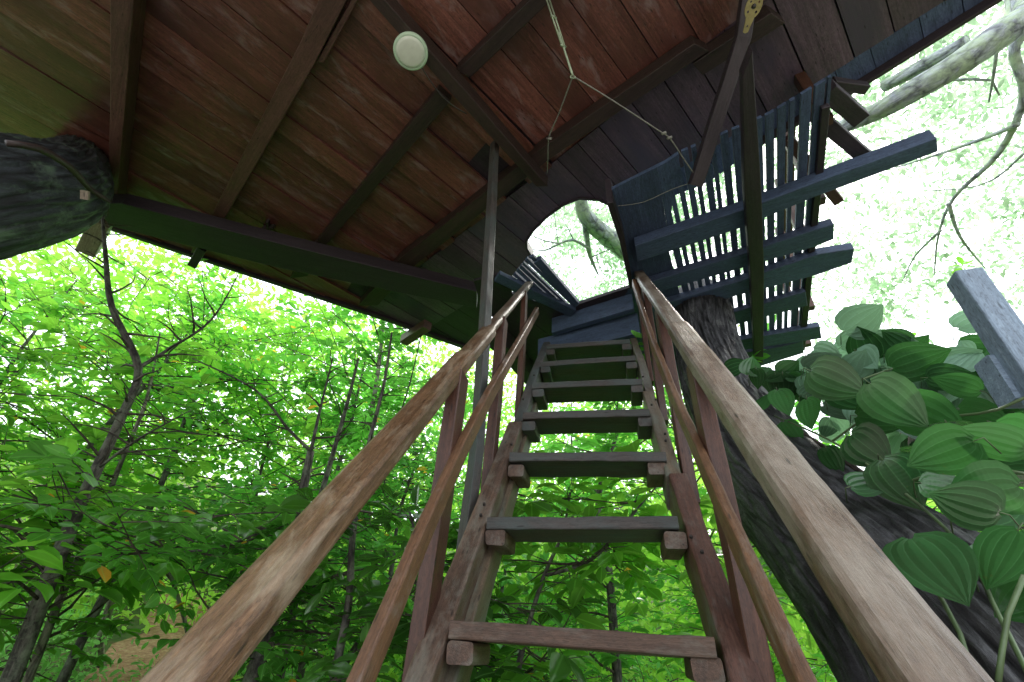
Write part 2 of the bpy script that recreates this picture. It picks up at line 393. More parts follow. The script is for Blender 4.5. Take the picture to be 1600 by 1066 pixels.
def ground_z(x, y):
    d = math.hypot(x, y)
    z = -EYE+.19*max(0, d-2.0)+(.30*max(0, d-11.5) if y > 0 else 0)
    return z+.12*noise.noise(Vector((x*.5, y*.5, 1)))*min(1, d/3)

class Crown:
    def __init__(s): s.p = []; s.d = []; s.n = []; s.s = []
    def twig(s, mb, p0, d, length, leaf, r=.004, step=.5, droop=.25, rr=rnd):
        q = Vector(p0)+Vector(d).normalized()*length*.7
        if under_floor(Vector(p0)) or under_floor(q) or q.length < 1.6: return
        pts = [Vector(p0)]; d = Vector(d).normalized(); n = max(3, int(length/(leaf*step)))
        for i in range(n):
            d = (d+Vector((rr.gauss(0, .09), rr.gauss(0, .09), rr.gauss(-droop*.05, .07)))).normalized()
            pts.append(pts[-1]+d*(length/n))
            if i > 0:
                side = d.cross(Vector((0, 0, 1))); side = side.normalized() if side.length > .1 else Vector((1, 0, 0))
                for sg in ((1, -1) if rr.random() < .45 else (rr.choice((1, -1)),)):
                    ld = (d*.55+side*sg*.85+Vector((0, 0, rr.uniform(-.55, .25)))).normalized()
                    s.p.append(tuple(pts[-1])); s.d.append(tuple(ld))
                    s.n.append((rr.gauss(0, .38), rr.gauss(0, .38), 1)); s.s.append(leaf*rr.uniform(.6, 1.25))
        s.p.append(tuple(pts[-1])); s.d.append(tuple(d)); s.n.append((rr.gauss(0, .3), rr.gauss(0, .3), 1)); s.s.append(leaf*1.05)
        tube(mb, pts, [r*(1-.7*i/n) for i in range(n+1)], 4, caps=False)
def tree(name, label, cat, pts, radii, seed, nbr=22, blen=1.1, leaf=.11, frm=.25, lmat=None, bmat=None, group=None, ntw=6,
         detail=1, forks=(), tone=(0, .95), upb=.35, kind_parts=('trunk', 'branches', 'crown'), step=.5, disp=True, tw=.38):
    rr = random.Random(seed)
    tone = tuple(tone)+((.004,) if len(tone) < 3 else ())
    pts = [Vector(p) for p in pts]
    base = pts[0].copy()
    root = thing(name, label, cat, tuple(base), group)
    mb = MB()
    dsp = (lambda a, s, r: r*.16*noise.noise(Vector((math.cos(a)*1.6, math.sin(a)*1.6, s*3+seed)))) if disp else None
    tube(mb, pts, radii, 12, dsp, .08)
    lines = [(pts, radii, 1.0, frm)]
    for f in forks:
        fp = [Vector(p) for p in f[0]]; tube(mb, fp, [q*.5 for q in f[1]], 9, dsp, .08); lines.append((fp, f[1], .8, .1))
    mb.build(kind_parts[0], bmat or B_TREE, root, True)
    bb = MB(); cr = Crown()
    for (lp, lr, wgt, fr) in lines:
        cum = [0]
        for i in range(len(lp)-1): cum.append(cum[-1]+(lp[i+1]-lp[i]).length)
        nb = max(1, int(nbr*wgt)) if lp is pts else max(2, int(nbr*.35))
        for b in range(nb):
            t = (fr+(1-fr)*(b+rr.random())/nb)*cum[-1]
            i = 0
            while i < len(cum)-2 and cum[i+1] < t: i += 1
            k = (t-cum[i])/max(1e-6, cum[i+1]-cum[i]); o = lp[i].lerp(lp[i+1], min(1, k)); r0 = lr[i]+(lr[i+1]-lr[i])*k
            a = rr.uniform(0, 2*PI); d = Vector((math.cos(a), math.sin(a), rr.uniform(upb-.4, upb+.4))).normalized()
            L = blen*rr.uniform(.5, 1.2); n = 7; bp = [o.copy()]
            for j in range(n):
                d = (d+Vector((rr.gauss(0, .14), rr.gauss(0, .14), rr.gauss(-.02, .09)))).normalized()
                bp.append(bp[-1]+d*(L/n))
            if any(under_floor(w) for w in bp[1:]): bp = bp[:1]+[o+(w-o)*.25 for w in bp[1:]]
            rb = min(r0*.5, .011); tube(bb, bp, [rb*(1-.75*j/n) for j in range(n+1)], 5, caps=False)
            for q in range(ntw):
                j = rr.randint(1, n); pp = bp[j-1].lerp(bp[j], rr.random()); dd = (bp[j]-bp[j-1]).normalized()
                sd = Vector((rr.gauss(0, 1), rr.gauss(0, 1), rr.gauss(.05, .35))).normalized()
                cr.twig(bb, pp, dd*.5+sd, L*tw*rr.uniform(.6, 1.3), leaf, step=step, rr=rr)
            cr.twig(bb, bp[-1], d, L*.3, leaf, step=step, rr=rr)
        for b in range(nb*2):
            t = (fr*.6+(1-fr*.6)*rr.random())*(len(lp)-1); i = min(len(lp)-2, int(t)); o = lp[i].lerp(lp[i+1], t-i)
            cr.twig(bb, o, Vector((rr.gauss(0, 1), rr.gauss(0, 1), rr.gauss(.1, .3))), blen*.35, leaf, step=step, rr=rr)
    bb.build(kind_parts[1], B_TWIG, root)
    leaves_obj(kind_parts[2], cr.p, cr.d, cr.n, cr.s, tone_arr(len(cr.p), *tone, pos=cr.p), lmat or L_MID, root, detail, RNG.uniform(.72, 1.3, len(cr.p)))
    return root
def down(x, y, t, x2=None):
    """foot of a trunk: the ground point below the ray point"""
    p = D(x, y, t); return Vector((p.x, p.y, ground_z(p.x, p.y)-.05))

# ================================================================ THE STAIRCASE
SA = 0.2373; SO = Vector((.1988, 1.267, .0646)); RISE, RUN = .3195, .2636
su = Vector((math.cos(SA), -math.sin(SA), 0)); sw = Vector((math.sin(SA), math.cos(SA), 0)); sz = Vector((0, 0, 1))
def S(u, w, h): return SO+su*u+sw*w+sz*(w*RISE/RUN+h)       # h is measured over the line of the tread noses
def Sz(u, w, z): return SO+su*u+sw*w+sz*z
sd = (sw*RUN+sz*RISE).normalized(); sn = (sz*RUN-sw*RISE).normalized()
stair = thing('wooden_staircase', 'steep open wooden staircase with handrails climbing to the hatch in the treehouse floor', 'staircase', tuple(Sz(0, -1.0, -EYE-.06)))
def board(name, a, b, w, h, mat, up=sz, lab=None, **k):
    o = timber(name, [a, b] if not isinstance(a, list) else a, w, h, mat, stair, up=up, **k)
    if lab: o['label'] = lab
    return o
rs = random.Random(5)
TW = [.62, .61, .63, .62, .63, .63, .62]
for i in range(-4, 7):
    w0 = RUN*i; z0 = RISE*i
    wd = TW[i] if i >= 0 else .62
    tl = rs.uniform(-.006, .006); dl = rs.uniform(-.008, .008)
    dep = .20 if i < 5 else .24
    me = MB(); sweep(me, [Sz(-wd/2+dl, w0+dep/2, z0-.021+tl), Sz(wd/2+dl, w0+dep/2+rs.uniform(-.004, .004), z0-.021-tl)], dep, .04, c=.005, seg=.05, jit=.0022, seed=i+40)
    o = me.build('tread', W_TREAD if i > 0 else W_STR, stair)
    if i == 5: o['label'] = 'split tread with a pale worn nose'
    for s in (-1, 1):
        cm = MB(); zc = z0-.042-.024
        sweep(cm, [Sz(s*.283, w0+.012+rs.uniform(-.01, .006), zc), Sz(s*.283, w0+dep-.02, zc)], .066, .048, c=.008, seg=.05, jit=.003, seed=i*3+s)
        cm.build('cleat', W_STR if i < 3 else W_TREAD, stair)
# stringers: each side made of lengths butted and lapped
def stringer(s, w0, w1, off, dep, mat, thick=.062, h0=-.03, bow=0, seed=1):
    pts = []
    n = 9
    for k in range(n+1):
        w = w0+(w1-w0)*k/n
        pts.append(S(s*(.345+off+bow*math.sin(PI*k/n)), w, h0)-sn*(dep/2+.02))
    m = MB(); sweep(m, pts, thick, dep, up=sn, c=.008, seg=.05, jit=.0035, seed=seed)
    return m.build('stringer', mat, stair)
stringer(-1, -1.28, .78, .006, .16, W_STR, .070, -.025, .008, 3)
stringer(-1, .80, 1.74, -.008, .15, W_TREAD, .058, -.035, .012, 4)
stringer(1, -1.28, .47, .004, .16, W_STRR, .066, -.025, .004, 5)
stringer(1, .475, 1.02, -.008, .15, W_STRG, .060, -.040, .004, 6)
stringer(1, 1.03, 1.76, .004, .14, W_STRG, .050, -.050, 0, 7)
timber('stringer', [S(-.325, -1.15, -.10)-sn*.1, S(-.325, 1.1, -.10)-sn*.1], .05, .10, W_STRG, stair, up=sn, seed=9)
# nail heads and holes on the stringers
nail = plain('nail_head', (.03, .025, .022), .6)
for s, w in ((1, .62), (1, .66), (1, .86), (1, .90), (1, 1.12), (-1, .30), (-1, .34), (-1, .62), (-1, .95), (-1, 1.2), (1, .2), (1, .24)):
    c0 = S(s*(.34+rs.uniform(-.015, .015)), w, -.024-.005)-sn*.006
    m = MB(); tube(m, [c0-sn*.004, c0+sn*(.004 if s > 0 else .005)], [.0055, .005], 8); m.build('nail', nail, stair)
# main handrails
HL, HR = .722, .722
def rail(u, ws, h, w, t, mat, seed, lab=None):
    pts = [S(u if not callable(u) else u(x), x, h if not callable(h) else h(x)) for x in ws]
    return board('handrail', pts, None, w, t, mat, up=sn, lab=lab, c=.014, seg=.04, jit=.0013, seed=seed)
rail(-.425, [-1.25, -.9, -.5, -.1, .15], .705, .080, .056, W_RAIL, 21, 'thick worn handrail on the left of the stairs')
rail(-.425, [.152, .42], .700, .074, .052, W_RAIL, 22)
rail(-.425, [.425, .9, 1.43], .706, .060, .040, W_RAILR, 23)
rail(.41, [-1.25, -.8, -.3, .3], .700, .082, .058, W_RAILR, 24, 'thick grey-brown handrail on the right of the stairs')
rail(.41, [.302, .9, 1.58], .700, .072, .050, W_RAILR, 25)
# thin lower rails
def low(u, ws, hs, w, t, mat, seed):
    board('lower_rail', [S(u, x, h) for x, h in zip(ws, hs)], None, w, t, mat, up=sn, c=.006, seg=.04, jit=.002, seed=seed)
low(-.368, [-.85, -.55, -.31, -.15, .08, .32, .8, 1.15, 1.42], [.10, .19, .265, .33, .39, .41, .405, .40, .40], .030, .058, W_LOW, 31)
low(.358, [-.85, -.37, -.08, .2, .39, .7, .95, 1.15, 1.26], [.39, .385, .372, .365, .368, .42, .50, .58, .65], .026, .060, W_LOW, 32)
# balusters, nailed outside the stringers
def baluster(u, w, h0, h1, wx, wy, mat, seed, lean=0, up=sw):
    z0 = w*RISE/RUN+h0; z1 = w*RISE/RUN+h1
    o = timber('baluster', [Sz(u, w, z0), Sz(u, w+lean, z1)], wx, wy, mat, stair, up=up, c=.004, seg=.12, jit=.003, seed=seed)
for (u, w, wx, wy, mat) in ((-.405, .055, .045, .085, W_POST), (-.41, .60, .045, .075, W_POST), (-.405, 1.12, .035, .07, W_POST),
                            (.395, .055, .045, .085, W_POST), (.40, .60, .045, .08, W_POST), (.40, 1.05, .04, .07, W_POST), (.40, 1.42, .03, .06, W_POST),
                            (-.405, -.75, .045, .085, W_POST), (.395, -.75, .045, .085, W_POST)):
    baluster(u, w, -.28, .682, wx, wy, mat, int(w*100)+int(u*10))
pipe = plain('thin_rod_metal', (.30, .27, .24), .35, .6)
for u, w, a, b in ((-.44, 1.28, .0, .69), (.43, 1.25, .0, .69), (.43, .93, .0, .69)):
    m = MB(); tube(m, [S(u, w, a), S(u, w, b)], [.006, .006], 8); m.build('baluster_rod', pipe, stair, True)

# ================================================================ TREEHOUSE MAIN FLOOR
H1 = 2.95
deck = thing('treehouse_floor', 'dark red-brown plank underside of the treehouse floor with its joists', 'treehouse floor', (0, 0, 0))
dp = pxpoly([(1565, 0), (1300, 166), (1180, 232), (1110, 283), (1080, 296), (1040, 312), (1000, 322), (960, 322), (935, 312), (905, 311), (880, 321), (853, 341), (832, 362), (822, 378), (823, 388), (832, 402), (800, 445), (762, 500), (735, 545),
             (600, 497), (450, 448), (300, 399), (162, 352), (60, 300), (-40, 250)], H1)
dp += [(-4.6, .6), (-3.2, -1.3), (.3, -1.2), (2.2, -.4)]
m = MB()
jd = P(1095, 74, H1); jn = (AZ(46.5).x, AZ(46.5).y); jc = jd.x*jn[0]+jd.y*jn[1]
strips(m, poly_clip(dp, jn, jc), 46.5, .225, .007, H1, H1+.03, .25, .014, seed=12, cuts=None)
jd2 = P(1290, 120, H1); jc2 = jd2.x*jn[0]+jd2.y*jn[1]
m2 = MB(); strips(m2, poly_clip(poly_clip(dp, (-jn[0], -jn[1]), -jc), jn, jc2), 46.5, .225, .007, H1, H1+.03, .25, .014, seed=14)
m2.build('floor_board', W_BOARDM, deck)['label'] = 'floor boards tinted with painted glare around the hatch'
far = poly_clip(dp, (-jn[0], -jn[1]), -jc2)
m2 = MB(); strips(m2, poly_clip(far, (1, 0), .3), 46.5, .225, .007, H1, H1+.03, .25, .014, seed=15); m2.build('floor_board', W_BEAMD, deck)
m2 = MB(); strips(m2, poly_clip(far, (-1, 0), -.3), 46.5, .235, .004, H1, H1+.03, .28, .012, seed=12)
m2.build('floor_board', W_BOARDG, deck)['label'] = 'outer floor boards tinted with a painted blue veil of glare'
m.build('floor_board', W_BOARD, deck)
m = MB(); slab(m, dp, H1+.032, H1+.05, 46.5); m.build('light_stop_slab', W_BEAMD, deck)  # backing slab added to stop daylight leaking between the boards
def joist(name, bpx, hb, ht, az, mat, parent=deck, lab=None):
    m = MB(); slab(m, pxpoly(bpx, hb), hb, ht, az); o = m.build(name, mat, parent)
    b = o.modifiers.new('edge', 'BEVEL'); b.width = .004; b.segments = 2; b.limit_method = 'ANGLE'
    if lab: o['label'] = lab
    return o
def under_floor(p, lo=.8):
    if p.z < lo: return False
    c = False; n = len(dp)
    for i in range(n):
        (x0, y0), (x1, y1) = dp[i], dp[i-1]
        if (y0 > p.y) != (y1 > p.y) and p.x < (x1-x0)*(p.y-y0)/(y1-y0)+x0: c = not c
    if c: return True
    return False
# joists: given by their undersides
joist('joist', [(172, -30), (212, -30), (196, 160), (181, 330), (168, 330), (172, 150)], 2.80, H1-.002, -40, W_JOISTP)
joist('joist', [(503, -12), (548, -12), (491, 101), (349, 345), (322, 395), (298, 395), (326, 345), (470, 65)], 2.85, H1-.002, -43, W_JOISTP)
joist('joist', [(549, 0), (566, -12), (506, 98), (494, 98)], 2.87, H1-.001, -43, W_JOISTP)
joist('joist', [(684, 140), (704, 158), (510, 383), (480, 432), (452, 436), (488, 386)], 2.86, H1-.002, -43, W_JOIST)
joist('joist', [(850, -22), (885, -22), (735, 122), (712, 112)], 2.84, H1-.002, -43, W_JOIST)
joist('joist', [(1085, 68), (1108, 80), (860, 248), (650, 414), (590, 478), (560, 478), (626, 404), (846, 232)], 2.84, H1-.002, -44, W_JOIST)
joist('joist', [(1205, 20), (1228, 36), (1098, 118), (1082, 100)], 2.84, H1-.001, -44, W_JOIST)
joist('beam', [(566, -12), (590, -12), (735, 151), (856, 292), (838, 292), (710, 152)], 2.72, 2.838, 45, W_JOIST, lab='long main beam crossing under the joists beside the lamp')
joist('beam', [(150, 318), (190, 318), (450, 384), (745, 456), (745, 482), (440, 420), (170, 353)], 2.68, 2.795, 75, W_BEAMD, lab='blackish slanting beam under the far edge of the floor')
# narrow rim strips and battens along the boards
for q in ([(470, 118), (476, 124), (424, 143), (418, 137)], [(330, 262), (336, 266), (418, 300), (412, 304)]):
    pass
joist('rim_board', [(160, 352), (300, 399), (450, 448), (600, 497), (735, 545), (733, 549), (598, 501), (448, 452), (298, 403), (158, 356)], H1-.035, H1+.06, 63, W_BEAMD)
joist('rim_board', [(1568, 1), (1300, 168), (1180, 234), (1178, 230), (1298, 163), (1563, -2)], H1-.06, H1+.05, -41, W_BEAMD)
# arched lining of the hatch
m = MB()
arc = [P(x, y, H1) for x, y in ((960, 323), (935, 312), (905, 310), (880, 320), (853, 340), (832, 361), (822, 377), (823, 388), (832, 403))]
sweep(m, [p+Vector((0, 0, .04)) for p in arc], .02, .10, c=.003, seg=.05, seed=8); m.build('hatch_edge', W_BEAMD, deck)
# stubs that stick out beyond the far edge
m = MB(); sweep(m, [P(318, 385, 2.80), P(302, 412, 2.76)], .07, .10, seed=3); m.build('joist_end', W_BEAMD, deck)
m = MB(); sweep(m, [P(668, 508, 2.80), P(632, 532, 2.80)], .10, .10, seed=6); m.build('joist_end', W_JOISTP, deck)
m = MB(); sweep(m, [P(160, 345, 2.74), P(137, 392, 2.60)], .13, .12, c=.01, seed=9); m.build('corner_block', W_PALE, deck)
m = MB(); sweep(m, [P(418, 345, 2.93), P(421, 364, 2.93)], .02, .05, seed=2); sweep(m, [P(411, 356, 2.93), P(428, 354, 2.93)], .02, .05, seed=2); m.build('bracket', nail, deck)

# ================================================================ SLATTED LANDING
H2 = 2.42
land = thing('slatted_landing', 'slatted landing, tinted with painted blue haze, on beams around the head of the stairs', 'landing', tuple(P(1150, 400, H2)))
right = pxpoly([(1060, 240), (1200, 180), (1300, 120), (1296, 168), (1283, 300), (1268, 420), (1254, 548), (1187, 568), (1130, 574), (1085, 545), (1060, 470), (1040, 380)], H2)
m = MB(); strips(m, right, 27.3, .0555, .0205, H2, H2+.025, .10, .0, seed=5); m.build('slat', W_BLUE, land)
solid = pxpoly([(950, 300), (1040, 255), (1062, 240), (1042, 380), (1062, 470), (1087, 545), (1100, 572), (1000, 600), (960, 622), (925, 612), (880, 585), (985, 448), (975, 395), (958, 330)], H2)
m = MB(); strips(m, solid, 24.5, .13, .0008, H2+.001, H2+.03, .15, .0, seed=9); m.build('floor_board', W_BLUE, land)
left = pxpoly([(798, 436), (824, 404), (835, 400), (872, 440), (905, 474), (893, 486), (868, 482), (800, 460)], H2)
m = MB(); strips(m, left, 41, .042, .014, H2, H2+.025, .12, .0, seed=14); m.build('slat', W_BLUE, land)
left2 = pxpoly([(740, 440), (775, 430), (798, 436), (800, 460), (868, 482), (893, 486), (905, 476), (985, 449), (890, 584), (840, 592), (800, 545), (780, 500), (755, 490)], H2)
m = MB(); strips(m, left2, 41, .16, .0008, H2+.001, H2+.03, .15, .0, seed=3); m.build('floor_board', W_BEAMD, land)
def lbeam(px, hb=2.27, ht=H2-.002, az=-61, mat=W_BLUE, name='beam', lab=None): return joist(name, px, hb, ht, az, mat, land, lab)
def xbeam(top, low, depth=.075, az=-61, mat=W_BLUE, name='beam', lab=None, ht=H2-.002):
    """cross beam from the photo outline: its near upper edge touches the slats, its far lower edge is 'depth' below"""
    top = [(x, y-4) for x, y in top]; low = [(x, y+3) for x, y in low]
    poly = [tuple(P(x, y, ht)[:2]) for x, y in top]+[tuple(P(x, y, ht-depth)[:2]) for x, y in low[::-1]]
    m = MB(); slab(m, poly, ht-depth, ht, az); o = m.build(name, mat, land)
    b = o.modifiers.new('edge', 'BEVEL'); b.width = .004; b.segments = 2; b.limit_method = 'ANGLE'
    if lab: o['label'] = lab
    return o
HB = 2.28
xbeam([(990, 375), (1156, 318), (1273, 273), (1452, 206)], [(996, 407), (1156, 354), (1273, 305), (1466, 234)], .085, lab='longest beam, its cut end sticking out over the slats')
xbeam([(1000, 440), (1156, 392), (1273, 352), (1298, 345)], [(1000, 462), (1156, 417), (1273, 383), (1303, 371)], .06)
xbeam([(1010, 478), (1156, 433), (1273, 392), (1330, 383)], [(1010, 500), (1156, 458), (1273, 428), (1331, 408)], .06)
xbeam([(1040, 520), (1156, 482), (1256, 453)], [(1040, 538), (1156, 503), (1262, 475)], .045)
xbeam([(1060, 550), (1156, 528), (1278, 507)], [(1060, 566), (1156, 545), (1284, 526)], .05)
xbeam([(1000, 578), (1100, 556), (1187, 545), (1252, 530)], [(1000, 606), (1100, 582), (1187, 570), (1256, 549)], .05, az=-63)
lbeam([(1160, 120), (1176, 80), (1190, 300), (1194, 420), (1193, 568), (1180, 570), (1172, 420), (1163, 300)], 2.26, 2.33, 27, mat=W_BEAMD, lab='dark lengthwise bearer under the slats')
lbeam([(1284, 170), (1298, 166), (1284, 300), (1271, 420), (1258, 548), (1248, 548), (1261, 420), (1273, 300)], 2.39, H2+.04, 27, mat=W_BEAMD)
lbeam([(845, 405), (905, 475), (898, 482), (834, 412)], H2-.012, H2+.03, 41, name='rim_board')
lbeam([(780, 428), (900, 486), (892, 496), (772, 440)], H2-.04, H2-.002, 60)
# edge boards of the stair well and fascia above the top step
lbeam([(948, 318), (958, 316), (975, 370), (989, 450), (984, 452), (968, 378)], 2.30, H2+.12, 24, name='rim_board', mat=W_BEAMD)
lbeam([(862, 520), (990, 482), (992, 488), (864, 526)], 2.27, 2.52, -61, name='fascia_board')
lbeam([(840, 560), (1000, 520), (1002, 526), (842, 566)], 2.10, 2.30, -61, name='fascia_board')
lbeam([(760, 520), (800, 548), (836, 596), (826, 606), (790, 566), (752, 532)], 2.25, H2-.002, 40, name='beam', mat=W_BEAMD)
# diagonal timbers at the right-hand edge
timber('brace', [P(1275, 180, 2.55), P(1372, 262, 2.48)], .075, .06, W_BEAMD, land, seed=71)
timber('joist_end', [P(1290, 140, 2.5), P(1342, 184, 2.5)], .085, .08, W_BEAMD, land, seed=72)
timber('joist_end', [P(1300, 130, 2.7), P(1352, 138, 2.7)], .05, .06, W_BEAMD, land, seed=73)
timber('brace', [P(1230, 215, 2.75), P(1310, 315, 2.62)], .06, .05, W_POST, land, seed=74)
# railing that stands on the landing, seen through the slats
rg = thing('landing_railing', 'reddish railing boards glimpsed through the gaps between the landing slats', 'railing', tuple(P(1270, 400, H2)))
e0 = P(1292, 190, H2+.05); e1 = P(1262, 540, H2+.05)
for k in range(5):
    q = e0.lerp(e1, k/4); timber('post', [q+Vector((0, 0, .0)), q+Vector((0, 0, .95))], .06, .06, W_POST, rg, up=AZ(27), seed=80+k)
for h in (.25, .5, .75, .95):
    timber('rail', [e0+Vector((.04, 0, h)), e1+Vector((.04, 0, h))], .03, .10, W_POST, rg, seed=90+int(h*10))

# ---------------------------------------------------------------- posts and struts
bot = P(735, 830, 1); az0 = math.atan2(-.11, 1.6)
pp = Vector((-.118*1.0, 1.80, 0))
t = thing('support_post', 'slim square post rising beside the left handrail to the main floor beam', 'post', (pp.x-.01, pp.y, -EYE))
timber('post', [Vector((-.16, 1.82, -EYE-.05)), Vector((-.115, 1.80, .7)), Vector((-.150, 1.79, 1.6)), Vector((-.205, 1.78, 2.84))], .050, .042, W_TREAD, t, up=Vector((.75, .66, 0)), c=.004, jit=.002, seed=55)
o = timber('slanting_strut', [P(1172, -25, 2.83), P(1160, 60, 2.68), P(1086, 290, 2.29)], .075, .05, W_BEAMD, None, seed=56)
tag(o, 'dark slanting timber strut behind the ropes, from the floor down to the slatted landing', 'strut')
# far right post with its side block
q0 = D(1506, 432, 2.0)
t = thing('wooden_post', 'square timber post with a side block standing alone at the far right', 'post', (q0.x, q0.y, -EYE))
timber('post', [Vector((q0.x, q0.y, -EYE)), q0], .070, .07, W_HAZY, t, up=AZ(20), c=.006, seed=57)
b0 = D(1612, 585, 1.93)
timber('side_block', [b0+Vector((-.10, .02, -.02)), b0+Vector((.16, -.05, -.02))], .07, .14, W_HAZY, t, seed=58)

# ---------------------------------------------------------------- lamp, turnbuckle, ropes, pulley
lc = P(642, 80, 2.70)
lamp = thing('round_ceiling_light', 'round pale green disc light under the main floor beam', 'ceiling light', tuple(lc))
rim = plain('lamp_rim_plastic', (.46, .62, .46), .35, 0, .08); lens = plain('lamp_lens_plastic', (.62, .68, .58), .4, 0, .08)
def lathe(prof, c, ax, n=40):
    ax = Vector(ax).normalized(); x = ax.cross(Vector((.2, 1, .1))).normalized(); y = ax.cross(x); mb = MB(); vs = []
    for (r, z) in prof:
        for j in range(n):
            a = 2*PI*j/n; vs.append(Vector(c)+ax*z+x*(r*math.cos(a))+y*(r*math.sin(a)))
    m = len(prof); fs = [(i*n+j, i*n+(j+1) % n, (i+1)*n+(j+1) % n, (i+1)*n+j) for i in range(m-1) for j in range(n)]
    fs += [tuple(range(n-1, -1, -1)), tuple((m-1)*n+j for j in range(n))]
    return mb.add(vs, fs)
la = Vector((.10, -.12, -1))
lathe([(.085, -.02), (.092, -.005), (.094, .012), (.088, .020), (.074, .022), (.074, .018)], lc, la).build('rim', rim, lamp, True)
lathe([(.078, .0), (.078, .023), (.062, .028), (.03, .030), (.002, .031)], lc, la).build('lens', lens, lamp, True)
m = MB(); tube(m, [P(655, 98, 2.72), P(668, 120, 2.70), P(690, 150, 2.70), P(712, 168, 2.71), P(729, 178, 2.72)], [.004]*5, 6, seg=.03)
m.build('cord', nail, lamp, True)
metal = plain('green_grey_metal', (.30, .36, .24), .4, .5, .35); rope = plain('rope_fibre', (.22, .22, .19), .9, 0, .4, 90)
k0 = P(895, 119, 2.25); k1 = P(880, 72, 2.36); k2 = P(853, -10, 2.58)
tb = thing('turnbuckle', 'thin metal turnbuckle hanging above the knot of the two ropes', 'turnbuckle', tuple(k0))
ax = (k2-k1).normalized(); sx = ax.cross(Vector((0, 1, -.8))).normalized()
m = MB()
for s in (-1, 1): tube(m, [k1+sx*.012*s, k2+sx*.013*s], [.0042, .0042], 8)
for f in (.0, .55, .98):
    c0 = k1.lerp(k2, f); tube(m, [c0-sx*.017, c0+sx*.017], [.006, .006], 8)
m.build('frame', metal, tb, True)
m = MB(); tube(m, [k0, k0.lerp(k1, .5), k1+(k2-k1)*.3], [.006, .0055, .004], 8, seg=.02); m.build('screw_rod', metal, tb, True)
m = MB(); ring = [k0+Vector((math.cos(a)*.012, 0, math.sin(a)*.012-.01)) for a in [i*PI/6 for i in range(13)]]; tube(m, ring, [.003]*13, 6); m.build('eye_ring', metal, tb, True)
def rope_obj(pts, r, name, label):
    m = MB(); tube(m, pts, [r]*len(pts), 6, seg=.04); o = m.build(name, rope, None, True); return tag(o, label, 'rope')
ro = rope_obj([k0, P(873, 178, 2.42), P(858, 214, 2.52), P(856, 250, 2.66), P(855, 270, 2.82)], .0034, 'rope', 'short rope running down from the turnbuckle towards the hatch')
m = MB(); c0 = P(859, 217, 2.52); tube(m, [c0+Vector((-.012, 0, -.004)), c0+Vector((.01, 0, .006))], [.008, .008], 8); tube(m, [c0, c0+Vector((-.02, -.01, -.012))], [.003, .002], 5); m.build('knot', rope, ro, True)
ro = rope_obj([k0, P(960, 159, 2.27), P(1032, 206, 2.28), P(1045, 214, 2.28), P(1068, 248, 2.29), P(1088, 277, 2.33)], .0034, 'rope', 'long rope running right from the turnbuckle to the slatted landing')
m = MB()
for x, y in ((1037, 208), (1046, 215)): c0 = P(x, y, 2.28); tube(m, [c0+Vector((-.010, .004, -.004)), c0+Vector((.012, 0, .006))], [.008, .008], 8)
m.build('knot', rope, ro, True)
wire_pts = [P(1092, 282, 2.33), P(1050, 296, 2.36), P(1005, 316, 2.38), P(965, 322, 2.40)]
m = MB(); tube(m, wire_pts, [.002]*4, 5, seg=.05); tag(m.build('wire', rope, None), 'thin wire sagging along the edge of the floor right of the hatch', 'wire')
# pulley plate with holes
pc = P(1176, 14, 2.62); pl = thing('pulley_plate', 'yellowish round metal plate with holes fixed to the slanting strut', 'pulley', tuple(pc))
ym = plain('yellow_metal', (.35, .30, .13), .45, .3, .35)
bm = bmesh.new(); n = 32
axx = (P(1164, 42, 2.6)-P(1180, -8, 2.62)).normalized(); nn = Vector((.1, -.3, -1)).normalized(); yy = nn.cross(axx).normalized()
def pv(a, b, h): return pc+axx*a+yy*b+nn*h
def plate(bm, outer, holes, h0, h1):
    for h in (h0, h1):
        ed = []
        for loop in [outer]+holes:
            vs = [bm.verts.new(pv(a, b, h)) for a, b in loop]
            ed += [bm.edges.new((vs[i], vs[(i+1) % len(vs)])) for i in range(len(vs))]
        bmesh.ops.triangle_fill(bm, use_beauty=True, use_dissolve=False, edges=ed)
    for loop in [outer]+holes:
        for i in range(len(loop)):
            a, b = loop[i], loop[(i+1) % len(loop)]
            bm.faces.new([bm.verts.new(pv(*a, h0)), bm.verts.new(pv(*b, h0)), bm.verts.new(pv(*b, h1)), bm.verts.new(pv(*a, h1))])
outer = [(.052*math.cos(a)-.01, .040*math.sin(a)) for a in [2*PI*i/36 for i in range(36)] if not math.cos(a) > .93]
outer = sorted(outer, key=lambda q: math.atan2(q[1], q[0]+.01) % (2*PI))
outer = outer+[(.095, -.012), (.10, 0), (.095, .012)]
def hole(a, b, r): return [(a+r*math.cos(t), b+r*math.sin(t)) for t in [2*PI*i/10 for i in range(10)]]
plate(bm, outer, [hole(-.01, 0, .012), hole(-.04, 0, .006), hole(.012, .02, .006), hole(.012, -.02, .006), hole(-.028, .020, .005), hole(-.028, -.020, .005), hole(.07, 0, .005)], 0, .004)
me = bpy.data.meshes.new('plate'); bm.to_mesh(me); bm.free(); link('plate', me, ym, pl)
m = MB(); tube(m, [pv(-.01, 0, -.03), pv(-.01, 0, .010)], [.008, .008], 10); m.build('bolt', nail, pl, True)

